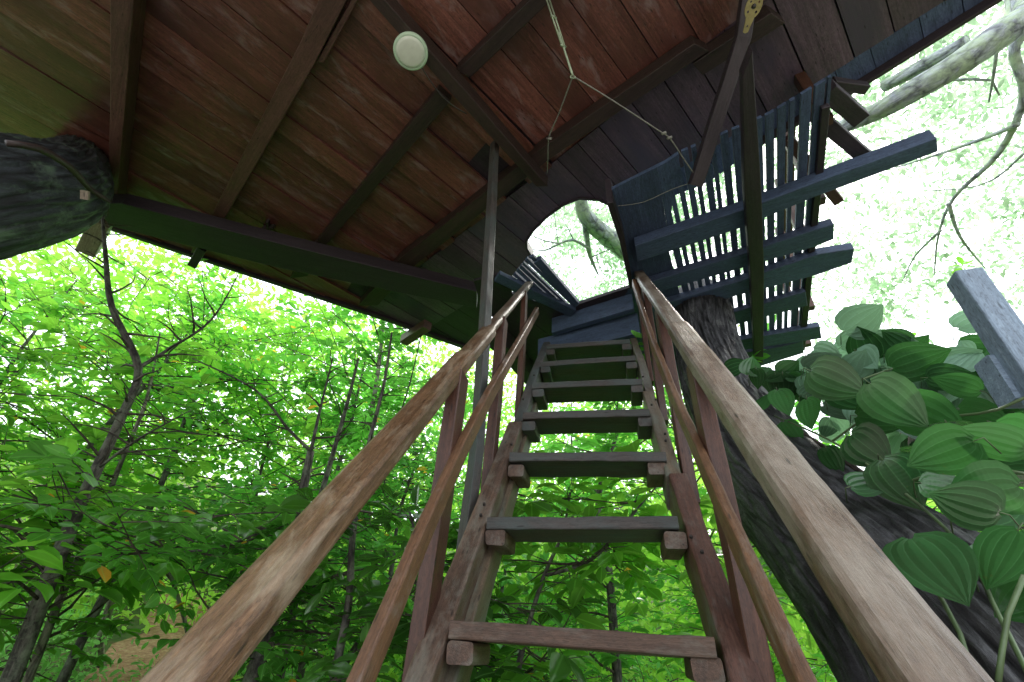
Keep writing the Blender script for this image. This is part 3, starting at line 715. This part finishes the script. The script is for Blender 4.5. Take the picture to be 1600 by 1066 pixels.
# ================================================================ TREES THAT CARRY THE HOUSE
def ridges(seed, amp=.06, fr=7, lf=.9):
    def f(a, s, r):
        x, y = math.cos(a)*fr*.5, math.sin(a)*fr*.5
        n1 = noise.noise(Vector((x, y, s*lf+seed))); n2 = noise.noise(Vector((x*2.6, y*2.6, s*lf*2.4+seed+9))); n3 = noise.noise(Vector((math.cos(a)*.8, math.sin(a)*.8, s*1.2+seed)))
        n4 = noise.noise(Vector((x*6, y*6, s*9+seed)))
        return r*(amp*(1-abs(n1)*2.4)+amp*.6*(1-2*abs(n2))+amp*.25*n4+.09*n3)
    return f
hb_ = D(1480, 1010, 1.62); hd = hb_-D(1330, 862, 1.95)
HP2 = hb_+hd*.9+Vector((0, 0, -.10)); HP1 = HP2+hd*1.0+Vector((.05, 0, -.45)); HP0 = HP1+hd*.9+Vector((.1, 0, -1.0))
t = thing('leaning_tree', 'thick black-barked trunk leaning up from the lower right to the landing', 'tree', (1.75, .15, -EYE))
m = MB()
tube(m, [HP0, HP1, HP2, D(1480, 1010, 1.62), D(1330, 862, 1.95), D(1205, 740, 2.45), D(1140, 640, 3.05), D(1108, 560, 3.6), D(1096, 500, 3.95), D(1094, 468, 4.15)],
     [.33, .30, .27, .245, .235, .225, .22, .215, .22, .20], 260, ridges(3, .055, 26, 1.5), .02)
m.build('trunk', B_HERO, t, True)
for a, b, w0 in (((1068, 492), (1074, 476), .01), ((1110, 470), (1124, 480), .012)):
    m = MB(); tube(m, [D(*a, 3.95), D(*b, 4.0)], [w0, .004], 6); m.build('broken_stub', B_MOSS, t)
m = MB()
for k, (pts, r) in enumerate([([(1150, 650), (1230, 730), (1330, 800), (1440, 905), (1520, 980), (1640, 1060)], .007), ([(1130, 610), (1180, 720), (1300, 790), (1380, 850)], .005), ([(1190, 640), (1290, 700), (1420, 790), (1600, 900)], .009)]):
    ts = [2.75, 2.2, 1.85, 1.5, 1.38, 1.25][:len(pts)]
    tube(m, [D(x, y, q) for (x, y), q in zip(pts, ts)], [r]*len(pts), 7, seg=.04)
m.build('clinging_root', B_TWIG, t, True)
t = thing('supporting_tree', 'huge dark trunk curving under the upper left corner of the floor', 'tree', tuple(D(-420, 560, 3.4)))
m = MB()
tube(m, [Vector((-5.6, .3, -1.2)), D(-560, 420, 3.9), D(-300, 345, 3.6), D(-120, 315, 3.5), D(-30, 304, 3.6), D(48, 298, 3.8), D(92, 286, 4.1), D(116, 262, 4.6), D(126, 245, 5.2)], [.42, .38, .34, .31, .30, .27, .235, .19, .16], 160, ridges(8, .06, 20, 1.6), .02)
m.build('trunk', B_DARK, t, True)
m = MB(); tube(m, [D(10, 224, 3.0), D(60, 232, 3.05), D(110, 262, 3.2), D(140, 295, 3.35), D(172, 316, 3.4)], [.014, .016, .016, .014, .01], 12, seg=.05)
m.build('red_root', W_JOIST, t, True)
m = MB(); tube(m, [D(133, 298, 3.25), D(133, 312, 3.25)], [.022, .022], 4); m.build('peg', W_PALE, t)
# mossy limbs and canopy over the landing
def limb_tree(name, label, trunk, limbs, leaf_blobs, nleaf, seed, lsz=.10, mat=B_MOSS):
    rr = random.Random(seed); root = thing(name, label, 'tree', tuple(trunk[0][0]))
    m = MB(); dsp = lambda a, s, r: r*.2*noise.noise(Vector((math.cos(a)*2, math.sin(a)*2, s*4)))
    tube(m, trunk[0], trunk[1], 18, dsp, .06); m.build('trunk', mat, root, True)
    m = MB()
    for p, r in limbs: tube(m, p, r, 7, None, .08)
    m.build('branches', mat if mat is B_MOSS else B_TWIG, root, True)
    pos = []; 
    for (c, rad_, cnt) in leaf_blobs:
        for _ in range(cnt):
            k = Vector((rr.gauss(0, 1), rr.gauss(0, 1), rr.gauss(0, .6)))*rad_*.55+c
            for _ in range(rr.randint(14, 30)): pos.append(k+Vector((rr.gauss(0, 1), rr.gauss(0, 1), rr.gauss(0, .4)))*.15)
    n = len(pos); d = RNG.normal(size=(n, 3)); d[:, 2] -= .4; nr = RNG.normal(size=(n, 3))*.5; nr[:, 2] += 1
    leaves_obj('crown', [tuple(p) for p in pos], d, nr, RNG.uniform(.6, 1.3, n)*lsz, RNG.uniform(0, .95, n), L_SKY, root, 0)
    return root
Tc = lambda x, y, t: D(x, y, t)
blobs = []
rb = random.Random(31)
for _ in range(64):
    x = rb.uniform(1250, 1780); y = rb.uniform(-120, 420)
    if x < 1330 and y < 130: continue
    blobs.append((D(x, y, rb.uniform(8, 12)), 1.0, rb.randint(5, 13)))
for _ in range(10): blobs.append((D(rb.uniform(1270, 1420), rb.uniform(380, 520), 9), .7, 5))
limb_tree('canopy_tree', 'high tree, its leaves paled by painted haze, with a mossy limb crossing the top right corner',
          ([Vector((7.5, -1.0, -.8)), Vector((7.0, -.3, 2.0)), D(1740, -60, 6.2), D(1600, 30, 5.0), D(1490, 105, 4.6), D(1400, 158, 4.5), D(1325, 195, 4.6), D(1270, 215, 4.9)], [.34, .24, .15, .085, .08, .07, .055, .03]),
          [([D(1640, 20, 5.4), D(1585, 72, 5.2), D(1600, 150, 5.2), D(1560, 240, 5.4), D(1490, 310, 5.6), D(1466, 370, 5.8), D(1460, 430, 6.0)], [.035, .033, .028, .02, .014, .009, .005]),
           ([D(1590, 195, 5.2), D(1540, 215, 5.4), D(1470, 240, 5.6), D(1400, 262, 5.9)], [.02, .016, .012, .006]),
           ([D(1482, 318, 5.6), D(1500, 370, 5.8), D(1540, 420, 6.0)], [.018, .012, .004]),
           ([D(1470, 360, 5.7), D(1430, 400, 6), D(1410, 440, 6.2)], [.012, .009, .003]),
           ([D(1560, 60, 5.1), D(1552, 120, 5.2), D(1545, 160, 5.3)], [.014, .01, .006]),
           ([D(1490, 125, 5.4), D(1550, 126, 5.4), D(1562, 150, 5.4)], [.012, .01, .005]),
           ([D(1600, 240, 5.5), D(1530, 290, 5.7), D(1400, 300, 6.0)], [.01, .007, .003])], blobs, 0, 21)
m = MB(); tube(m, [D(1380, 135, 5.2), D(1440, 105, 5.1), D(1512, 68, 5.0)], [.045, .055, .06], 10, lambda a, s, r: r*.15*noise.noise(Vector((math.cos(a), math.sin(a), s*5))), .06)
tag(m.build('broken_branch', B_MOSS, None, True), 'cut grey log lying along the mossy limb at the top right', 'branch')
blobs = []
for _ in range(34): blobs.append((D(rb.uniform(800, 1010), rb.uniform(290, 500), rb.uniform(7.5, 11)), .8, rb.randint(5, 10)))
for _ in range(30): blobs.append((D(rb.uniform(990, 1190), rb.uniform(230, 420), rb.uniform(8, 11)), .9, rb.randint(5, 10)))
limb_tree('hatch_tree', 'tree with a bent limb and bare twigs seen through the floor hatch',
          ([Vector((4.5, 8.6, -.4)), D(1130, 560, 8.4), D(1040, 440, 7.2), D(968, 385, 6.6), D(922, 347, 6.3), D(908, 318, 6.2), D(912, 270, 6.2)], [.26, .22, .17, .125, .11, .085, .06]),
          [([D(912, 335, 6.2), D(918, 380, 6.4), D(922, 400, 6.5), D(935, 430, 6.6)], [.05, .035, .03, .01]),
           ([D(922, 390, 6.4), D(895, 375, 6.3), D(872, 382, 6.2), D(850, 392, 6.2), D(826, 388, 6.2)], [.022, .018, .014, .01, .004]),
           ([D(874, 381, 6.2), D(850, 376, 6.2), D(826, 366, 6.2)], [.012, .009, .004]),
           ([D(896, 375, 6.3), D(888, 358, 6.3), D(880, 346, 6.3)], [.010, .007, .003]),
           ([D(872, 380, 6.3), D(868, 350, 6.3), D(866, 328, 6.3)], [.007, .006, .003]),
           ([D(924, 402, 6.5), D(938, 396, 6.5), D(960, 386, 6.5)], [.012, .008, .004]),
           ([D(932, 402, 6.5), D(938, 420, 6.6), D(945, 440, 6.6)], [.008, .006, .003])], blobs, 0, 22)

# ================================================================ FOREST
GL = 'forest trees left of and behind the stairs'
def T(label, px, rads, seed, forks=(), **k):
    pts = [D(x, y, t) for x, y, t in px]
    k.setdefault('group', GL)
    foot = pts[0].copy(); d = (pts[0]-pts[1]).normalized()
    g = Vector((foot.x+d.x*.8, foot.y+d.y*.8, 0)); g.z = ground_z(g.x, g.y)-.08
    if g.z > foot.z-.05: g.z = foot.z-.6
    fk = [([D(x, y, t) for x, y, t in f[0]], f[1]) for f in forks]
    rads = [r*.56 for r in rads]
    return tree('forest_tree', label, 'tree', [g]+pts, [rads[0]*1.25]+list(rads), seed, forks=fk, **k)
T('slanting dark-stemmed tree with broad lime leaves at the far left', [(15, 1066, 4.3), (95, 860, 4.2), (150, 735, 4.2), (195, 640, 4.2), (216, 575, 4.2), (175, 480, 4.3), (165, 400, 4.4), (160, 330, 4.6)], [.085, .075, .062, .05, .042, .034, .026, .015], 101,
  forks=[([(216, 575, 4.2), (265, 545, 4.3), (330, 500, 4.4), (372, 430, 4.5)], [.03, .022, .016, .008]), ([(150, 735, 4.2), (210, 690, 4.0), (300, 640, 3.8)], [.02, .015, .006])],
  nbr=36, blen=1.3, leaf=.18, frm=.3, lmat=L_NEAR, tone=(.1, .95, .012))
T('pale thin stem running close beside the slanting dark-stemmed tree', [(42, 1066, 4.9), (105, 910, 4.8), (150, 820, 4.8), (190, 720, 4.8), (230, 620, 4.9), (250, 520, 5)], [.05, .045, .04, .03, .02, .01], 102, nbr=18, blen=1.2, leaf=.13, lmat=L_NEAR, bmat=B_PALE)
T('forked mossy trunk left of the handrail in front of the path', [(392, 1066, 3.9), (440, 925, 3.9), (466, 800, 3.9), (486, 705, 3.9)], [.085, .075, .06, .045], 103,
  forks=[([(486, 705, 3.9), (450, 670, 3.9), (400, 610, 3.9), (300, 560, 3.8)], [.028, .02, .015, .008]), ([(486, 705, 3.9), (500, 640, 4), (520, 560, 4.1)], [.03, .022, .01]),
         ([(455, 815, 3.9), (400, 835, 3.7), (330, 858, 3.6), (230, 865, 3.5), (110, 870, 3.5)], [.022, .016, .013, .01, .005])],
  nbr=20, blen=1.0, leaf=.115, frm=.45, lmat=L_MID, tone=(0, .8, .006))
T('thin dark trunk just right of the forked mossy one', [(436, 1066, 4.3), (470, 900, 4.3), (500, 780, 4.3), (540, 640, 4.4), (560, 560, 4.5)], [.05, .045, .04, .03, .02], 104, nbr=22, blen=1.0, leaf=.10, frm=.5, lmat=L_COOL)
T('crooked tree with glossy hanging leaves beside the left posts', [(520, 1066, 3.4), (545, 940, 3.4), (552, 830, 3.4), (575, 700, 3.5), (600, 600, 3.7), (612, 520, 3.9)], [.045, .04, .035, .03, .022, .014], 105, nbr=24, blen=.85, leaf=.135, frm=.15, lmat=L_DARK, upb=.05, tone=(0, .95, 0))
T('pale gnarled stem standing behind the path at the lower left', [(155, 1010, 8.5), (185, 890, 8.4), (168, 845, 8.4), (140, 800, 8.4)], [.09, .08, .06, .04], 106, nbr=14, blen=1.5, leaf=.15, bmat=B_PALE, lmat=L_FAR, frm=.6, detail=0)
T('thin curved sapling bending over the path', [(292, 985, 6.5), (268, 905, 6.4), (250, 865, 6.4), (215, 850, 6.3)], [.035, .03, .022, .01], 107, nbr=10, blen=.9, leaf=.12, bmat=B_PALE, frm=.7)
T('slim pale trunk rising into the gap left of the posts', [(575, 900, 6.2), (572, 700, 6.2), (588, 600, 6.2), (598, 500, 6.4), (590, 430, 6.6)], [.07, .06, .05, .04, .025], 108, nbr=26, blen=1.4, leaf=.12, frm=.3, lmat=L_MID, bmat=B_PALE)
T('young tree with large hanging leaves right behind the lowest steps', [(800, 1120, 2.9), (820, 1000, 2.9), (850, 900, 3.0), (880, 830, 3.1), (890, 770, 3.3)], [.03, .026, .022, .016, .01], 109, nbr=15, blen=.75, leaf=.15, frm=.05, lmat=L_NEAR, upb=.05, tone=(0, .8, .01), forks=[([(850, 900, 3.0), (915, 880, 3.0), (960, 840, 3.1), (1000, 790, 3.2), (1035, 750, 3.3)], [.022, .02, .017, .014, .008])])
T('leafy sapling between the right stringer and the leaning trunk', [(1200, 1120, 3.0), (1195, 1010, 3.0), (1180, 900, 3.1), (1150, 800, 3.3)], [.025, .022, .016, .01], 110, nbr=16, blen=.7, leaf=.13, frm=.05, lmat=L_NEAR, tone=(.1, .9, .01))
T('bushy tree filling the space behind the middle steps', [(960, 1000, 4.6), (950, 880, 4.6), (935, 780, 4.7), (960, 690, 4.9), (975, 640, 5.2)], [.07, .06, .05, .035, .02], 111, nbr=17, blen=1.2, leaf=.13, frm=.1, lmat=L_MID)
T('dark-leaved bush low between the left posts and the stringer', [(690, 1130, 2.7), (680, 1010, 2.8), (665, 900, 2.9), (640, 800, 3.1)], [.03, .026, .02, .012], 112, nbr=22, blen=.65, leaf=.15, frm=.05, lmat=L_DARK, upb=0, tone=(0, .9, 0))
LBL = ['round-crowned lime tree behind the far left stem', 'lime-leaved tree under the dark trunk at the left edge', 'tall bright tree left of the stub under the floor', 'tree with a dense light crown behind the forked trunk',
       'tall tree below the middle of the floor edge', 'tree whose crown touches the far corner of the floor', 'bright tree seen between the left posts', 'tree behind the third and fourth steps',
       'bright tree low behind the second step', 'tree behind the right-hand stringer', 'light crown above the gnarled pale stem', 'shaggy tree right of the path', 'tree in the gap under the left handrail', 'bright tree behind the vine on the right', 'pale tree at the right behind the vine leaves', 'low bright tree at the right edge behind the trunk']
spec = [(-50, 6.3, 3.9), (-58, 5.2, 3.4), (-43, 6.8, 4.6), (-36, 6.0, 4.2), (-26, 6.6, 5.0), (-18, 5.8, 4.4), (-8, 6.6, 4.3), (8, 7.0, 4.4), (3, 5.4, 2.8), (24, 6.2, 3.7), (-40, 9.0, 4.6), (-22, 8.3, 4.4), (-14, 4.9, 3.0), (38, 6.5, 3.2), (48, 7.0, 3.2), (56, 6.0, 2.6)]
for i, ((a, d, h), lb) in enumerate(zip(spec, LBL)):
    rr = random.Random(300+i); x, y = math.sin(rad(a))*d, math.cos(rad(a))*d; g = ground_z(x, y)
    lx, ly = rr.uniform(-.5, .5), rr.uniform(-.5, .5)
    pts = [Vector((x, y, g-.1))]+[Vector((x+lx*k+rr.uniform(-.12, .12), y+ly*k+rr.uniform(-.12, .12), g+h*k)) for k in (.25, .5, .75, 1)]
    r0 = rr.uniform(.025, .05)
    tree('forest_tree', lb, 'tree', pts, [r0, r0*.85, r0*.7, r0*.5, r0*.2], 300+i, nbr=(21 if -20 < a < 26 else 30), blen=1.5, leaf=rr.uniform(.095, .14), frm=.5 if -42 < a < -21 else .26, lmat=[L_NEAR, L_MID][i % 2] if a < -20 or a > 20 else [L_COOL, L_MID][i % 2],
         group='forest trees farther back', ntw=7, detail=0, tone=(.15, .95, .006), step=.55)
# far wood and undergrowth, uncountable
def cloud(name, label, cat, n, azr, dr, hr, size, mat, clump, seed, detail=0):
    g = np.random.default_rng(seed); k = max(1, n//clump)
    a = np.radians(g.uniform(*azr, k)); d = g.uniform(*dr, k)
    x = np.sin(a)*d; y = np.cos(a)*d; base = np.array([ground_z(p, q) for p, q in zip(x, y)])
    h = g.uniform(0, 1, k)**1.25*(hr[1]-hr[0])+hr[0]
    c = np.stack([x, y, base+h], 1)
    p = np.repeat(c, clump, 0)+g.normal(size=(k*clump, 3))*np.array([.42, .42, .22])*clump**.33*size*2.2
    if dr[0] < 5:
        az_ = np.degrees(np.arctan2(p[:, 0], p[:, 1])); dd = np.hypot(p[:, 0], p[:, 1])
        p = p[~((np.abs(az_+31) < 3.6) & (dd > 7.2) & (dd < 12.5))]
    m = len(p); dv = g.normal(size=(m, 3)); dv[:, 2] -= .3; nr = g.normal(size=(m, 3))*.45; nr[:, 2] += 1
    tn = np.array([.35+.5*noise.noise(Vector(q)*1.3) for q in p])+g.uniform(0, .35, m)
    return tag(leaves_obj(name, p, dv, nr, g.uniform(.6, 1.3, m)*size, tn, mat, None, detail), label, cat, None, 'stuff')
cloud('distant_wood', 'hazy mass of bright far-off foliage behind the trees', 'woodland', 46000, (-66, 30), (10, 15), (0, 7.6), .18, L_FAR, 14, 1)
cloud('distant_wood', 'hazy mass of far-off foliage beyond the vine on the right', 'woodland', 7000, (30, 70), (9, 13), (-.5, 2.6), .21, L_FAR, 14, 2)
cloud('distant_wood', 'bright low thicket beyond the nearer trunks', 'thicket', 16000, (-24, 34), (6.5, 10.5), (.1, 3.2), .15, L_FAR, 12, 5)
cloud('undergrowth', 'small-leaved ground cover on the forest floor', 'undergrowth', 52000, (-62, 60), (3.0, 13), (-.02, .5), .085, L_UNDER, 12, 3)
# bare twigs tangled among the leaves belong to the trees; ground and path
m, nt, out = newmat('forest_soil'); b = N(nt, 'ShaderNodeBsdfPrincipled'); tc = N(nt, 'ShaderNodeTexCoord')
c1 = ramp(nt, nz(nt, tc.outputs['Object'], 3, 8, .7), [(.35, (.03, .05, .015)), (.5, (.06, .10, .025)), (.65, (.10, .065, .035))]); 
# pale ground, added behind and around the stair foot to bounce light upward
vd = N(nt, 'ShaderNodeVectorMath', operation='DISTANCE'); nt.links.new(tc.outputs['Object'], vd.inputs[0]); vd.inputs[1].default_value = (-.8, -4.6, -EYE)
wob = N(nt, 'ShaderNodeMath', operation='MULTIPLY_ADD'); nt.links.new(nz(nt, tc.outputs['Object'], .7, 4), wob.inputs[0]); wob.inputs[1].default_value = 3; nt.links.new(vd.outputs['Value'], wob.inputs[2])
mr = N(nt, 'ShaderNodeMapRange'); nt.links.new(wob.outputs[0], mr.inputs[0]); mr.inputs[1].default_value = 8.2; mr.inputs[2].default_value = 9.4; mr.inputs[3].default_value = 1; mr.inputs[4].default_value = 0
bounce_earth = ramp(nt, nz(nt, tc.outputs['Object'], 5, 8, .7), [(.3, (.26, .215, .19)), (.7, (.42, .36, .33))])
c1 = mixc(nt, mr.outputs[0], c1, bounce_earth)
nt.links.new(c1, b.inputs[0]); b.inputs['Roughness'].default_value = .95
nt.links.new(b.outputs[0], out.inputs[0]); SOIL = m
m, nt, out = newmat('leaf_litter'); b = N(nt, 'ShaderNodeBsdfPrincipled'); tc = N(nt, 'ShaderNodeTexCoord')
c1 = ramp(nt, nz(nt, tc.outputs['Object'], 14, 8, .75), [(.3, (.10, .045, .032)), (.5, (.32, .15, .11)), (.68, (.48, .31, .25))]); nt.links.new(c1, b.inputs[0]); b.inputs['Roughness'].default_value = .9
nt.links.new(b.outputs[0], out.inputs[0]); LITTER = m
bm = bmesh.new(); ext = [-160, -80, -40, -25]+[x*.5 for x in range(-36, 37)]+[25, 40, 80, 160]
gv = [[bm.verts.new((x, y, ground_z(x, y) if math.hypot(x, y) < 22 else min(5.0, ground_z(x/math.hypot(x, y)*22, y/math.hypot(x, y)*22)))) for x in ext] for y in ext]
for i in range(len(ext)-1):
    for j in range(len(ext)-1): bm.faces.new([gv[i][j], gv[i][j+1], gv[i+1][j+1], gv[i+1][j]])
me = bpy.data.meshes.new('ground'); bm.to_mesh(me); bm.free(); link('ground', me, SOIL, None, True); bpy.data.objects['ground']['kind'] = 'structure'
m = MB(); vs = []; cl = [(-32, 7.9), (-31.5, 8.5), (-30.5, 9.5), (-29.5, 10.5), (-29.5, 11.5), (-31, 12.5)]
for (a, d) in cl:
    for k in (-1, -.5, 0, .5, 1):
        w = .50+.12*math.sin(d*3+k); q = AZ(a)*d+Vector((math.cos(rad(a)), -math.sin(rad(a)), 0))*k*w
        vs.append(Vector((q.x, q.y, ground_z(q.x, q.y)+.05-.03*abs(k))))
m.add(vs, [(i*5+j, i*5+j+1, (i+1)*5+j+1, (i+1)*5+j) for i in range(len(cl)-1) for j in range(4)])
o = m.build('path', LITTER, None, True); o['kind'] = 'structure'

# ================================================================ CLIMBING VINE ON THE RIGHT
vine = thing('climbing_vine', 'broad-leaved climbing vine covering the upper side of the leaning trunk', 'vine', tuple(D(1400, 800, 1.7)))
VP = []  # x, y, t, size, direction in the picture (degrees from right, up positive), facing
vr = random.Random(77)
main = [(1520, 690, 1.35, .20, 215, .2, .55), (1360, 600, 1.7, .24, -38, .3, .8), (1410, 635, 1.75, .26, -12, .3, .85), (1268, 580, 1.8, .20, -25, .2, .3),
        (1560, 665, 1.5, .24, -20, .3, .8), (1440, 755, 1.5, .17, -30, .5, .9), (1590, 760, 1.3, .19, 200, .3, .75), (1500, 800, 1.3, .20, -15, .5, .5), (1530, 880, 1.25, .16, -8, .9, .7), (1640, 905, 1.2, .17, 200, .8, .35),
        (1330, 680, 1.75, .19, -40, .3, .3), (1380, 720, 1.6, .17, -55, .3, .3), (1260, 625, 2.0, .18, -60, .5, .95), (1215, 610, 2.2, .17, -75, .4, .9), (1170, 585, 2.5, .17, 80, .4, .95), (1185, 640, 2.4, .16, -40, .4, .9),
        (1500, 730, 1.6, .2, 160, .3, .4), (1560, 800, 1.25, .17, 170, .3, .5), (1600, 700, 1.4, .2, 170, .2, .7), (1300, 600, 2.0, .2, -30, .2, .3), (1340, 650, 1.9, .19, 10, .2, .3),
        (1480, 660, 1.7, .2, -60, .2, .4), (1395, 575, 2.1, .22, 30, .1, .25), (1450, 590, 2.1, .22, 10, .1, .25), (1500, 570, 2.2, .22, -10, .1, .25), (1420, 540, 2.3, .2, 150, .1, .2), (1500, 545, 2.4, .2, 20, .1, .2), (1360, 560, 2.3, .2, 100, .1, .2),
        (1500, 640, 2.0, .2, 0, .2, .6), (1590, 830, 1.15, .18, 190, .4, .6), (1460, 700, 1.65, .18, -100, .3, .5), (1290, 700, 1.9, .13, -60, .3, .4), (1225, 660, 2.2, .14, -50, .3, .8),
        (1330, 760, 1.6, .13, -10, .4, .5), (1580, 600, 2.1, .2, 30, .1, .3), (1400, 500+70, 2.4, .2, 60, .1, .2), (1530, 610, 1.9, .2, 190, .2, .5)]
for x, y, t_, s_, an, fc, tn in main: VP.append((x, y, t_, s_*(.74 if x > 1400 else .92)*vr.uniform(.9, 1.1), an, fc, tn))
for _ in range(120):
    k = vr.random(); x = 1180+k*450+vr.gauss(0, 30); lo = 575+max(0, (x-1180))*.50; y = vr.uniform(575+abs(x-1450)*.05, min(800, lo-10)); 
    VP.append((x, y, 2.5-1.0*k*min(1, (y-520)/260)+vr.uniform(.0, .35), vr.uniform(.10, .17), vr.uniform(-110, 60), vr.random()*.5, vr.random()*.85))
for _ in range(130):
    k = vr.random(); VP.append((vr.uniform(1250, 1600), 0, vr.uniform(2.1, 2.9), vr.uniform(.10, .19), vr.uniform(-120, 80), vr.random()*.5, -1))
VP = [(x, y if y else vr.gauss(598, 36), t_, s_, an, fc, tn) for (x, y, t_, s_, an, fc, tn) in VP]
L_HERO = leafmat('glossy_vine_leaf', (.010, .05, .018), (.030, .12, .035), (.06, .24, .05), .3, .24, .2, 1)
hp = D(1424, 842, 1.12); ha = rad(-62); hd_ = R*math.cos(ha)+U*math.sin(ha); hn = (-ray(1465, 890)*.75+Vector((-.15, -.1, 1))*.75).normalized(); hd_ = (hd_-hn*hd_.dot(hn)).normalized()
leaves_obj('glossy_leaf', [tuple(hp)], [tuple(hd_)], [tuple(hn)], [.135], [.9], L_HERO, vine, 2)['label'] = 'single glossy dark leaf with pale veins, lowest on the vine'
pos = []; dr = []; nr = []; sz = []; tn_ = []; st = MB()
for (x, y, t_, s_, an, fc, tn) in VP:
    p = D(x, y, t_); a = rad(an); d = R*math.cos(a)+U*math.sin(a)+F*vr.uniform(-.35, .35)
    toward = -ray(x, y); n = (toward*(.5+fc)+Vector((0, 0, 1))*(.9-fc*.5)+Vector((vr.gauss(0, .2), vr.gauss(0, .2), vr.gauss(0, .2)))).normalized()
    if fc < .35: n = -(toward*.9+Vector((0, 0, -.5))+Vector((vr.gauss(0, .3), vr.gauss(0, .3), 0))).normalized()
    d = (d-n*d.dot(n)).normalized()
    pos.append(p); dr.append(d); nr.append(n); sz.append(s_*.80); tn_.append(tn)
    tube(st, [p, p-d*s_*.12, p-d*s_*.2+ray(x, y)*.06+Vector((0, 0, -.04))], [.0012, .0014, .0016], 5, seg=.03)
L_VPALE = leafmat('vine_leaf_hazed', (.10, .19, .14), (.22, .38, .28), (.30, .60, .30), .45, .05, .35, 1)  # upper leaves, washed out by haze painted into their colour
for pale in (False, True):
    ix = [i for i in range(len(pos)) if (tn_[i] < 0) == pale]
    leaves_obj('foliage', [tuple(pos[i]) for i in ix], [tuple(dr[i]) for i in ix], [tuple(nr[i]) for i in ix], [sz[i] for i in ix], [vr.random() if pale else tn_[i] for i in ix], L_VPALE if pale else L_VINE, vine, 2, [vr.uniform(.75, 1.15) for i in ix])
stemm = plain('vine_stem', (.08, .13, .05), .5)
for pts in ([(1210, 650, 2.3), (1300, 690, 1.95), (1400, 760, 1.65), (1500, 850, 1.35), (1560, 960, 1.1), (1620, 1080, .95)], [(1520, 1066, 1.0), (1500, 990, 1.08), (1450, 900, 1.15), (1420, 850, 1.17)], [(1560, 1066, .98), (1575, 960, 1.02), (1600, 900, 1.05)],
            [(1300, 690, 1.95), (1380, 640, 1.9), (1470, 650, 1.8), (1560, 640, 1.7), (1640, 600, 1.7)], [(1400, 760, 1.65), (1500, 730, 1.5), (1600, 740, 1.4)], [(1250, 640, 2.15), (1330, 600, 2.1), (1420, 570, 2.2), (1520, 560, 2.3)]):
    m = MB(); tube(m, [D(*p) for p in pts], [.0036]*len(pts), 7, seg=.04); m.build('stem', stemm, vine, True)
st.build('petioles', stemm, vine, True)
# thin line hanging from the floor corner
m = MB(); tube(m, [P(658, 524, 2.75), D(640, 600, 4.0), D(612, 690, 3.9), D(600, 760, 3.8)], [.006]*4, 6, seg=.1)
tag(m.build('hanging_cable', nail, None, True), 'thin black cable hanging from the far left corner of the floor', 'cable')

# ================================================================ LIGHT, SKY, CAMERA
SUN_AZ, SUN_EL = 50, 52          # azimuth from +Y towards +X
world = bpy.data.worlds.new('World'); sc.world = world; world.use_nodes = True
nt = world.node_tree; bg = nt.nodes['Background']
sky = nt.nodes.new('ShaderNodeTexSky'); sky.sky_type = 'NISHITA'; sky.sun_disc = False
sky.sun_elevation = rad(SUN_EL); sky.sun_rotation = rad(SUN_AZ); sky.air_density = 1.0; sky.dust_density = 4.0
mx = nt.nodes.new('ShaderNodeMix'); mx.data_type = 'RGBA'; mx.inputs[0].default_value = .72
nt.links.new(sky.outputs[0], mx.inputs[6]); mx.inputs[7].default_value = (24, 25, 26.5, 1)      # thin bright overcast veil
nt.links.new(mx.outputs[2], bg.inputs[0]); bg.inputs[1].default_value = .15
sl = bpy.data.lights.new('Sun', 'SUN'); sl.energy = 5.0; sl.angle = rad(6); sl.color = (1, .96, .88)
so = bpy.data.objects.new('Sun', sl); C.objects.link(so)
sdv = Vector((math.sin(rad(SUN_AZ))*math.cos(rad(SUN_EL)), math.cos(rad(SUN_AZ))*math.cos(rad(SUN_EL)), math.sin(rad(SUN_EL))))
so.rotation_euler = sdv.to_track_quat('Z', 'Y').to_euler(); so.location = sdv*30
cam = bpy.data.cameras.new('Camera'); cam.sensor_width = 36; cam.lens = 36*FPX/1600; cam.clip_start = .03; cam.clip_end = 500
co = bpy.data.objects.new('Camera', cam); C.objects.link(co)
M3 = Matrix((R, U, -F)).transposed(); co.matrix_world = M3.to_4x4(); sc.camera = co
bpy.context.view_layer.update()
for o in list(sc.objects):
    if o.parent is None: o.location.z += EYE
sc.view_settings.view_transform = 'Standard'; sc.view_settings.look = 'None'; sc.view_settings.exposure = 0
sc.render.engine = 'CYCLES'
sc.cycles.max_bounces = 8; sc.cycles.diffuse_bounces = 6; sc.cycles.transmission_bounces = 6
sc.cycles.use_denoising = True
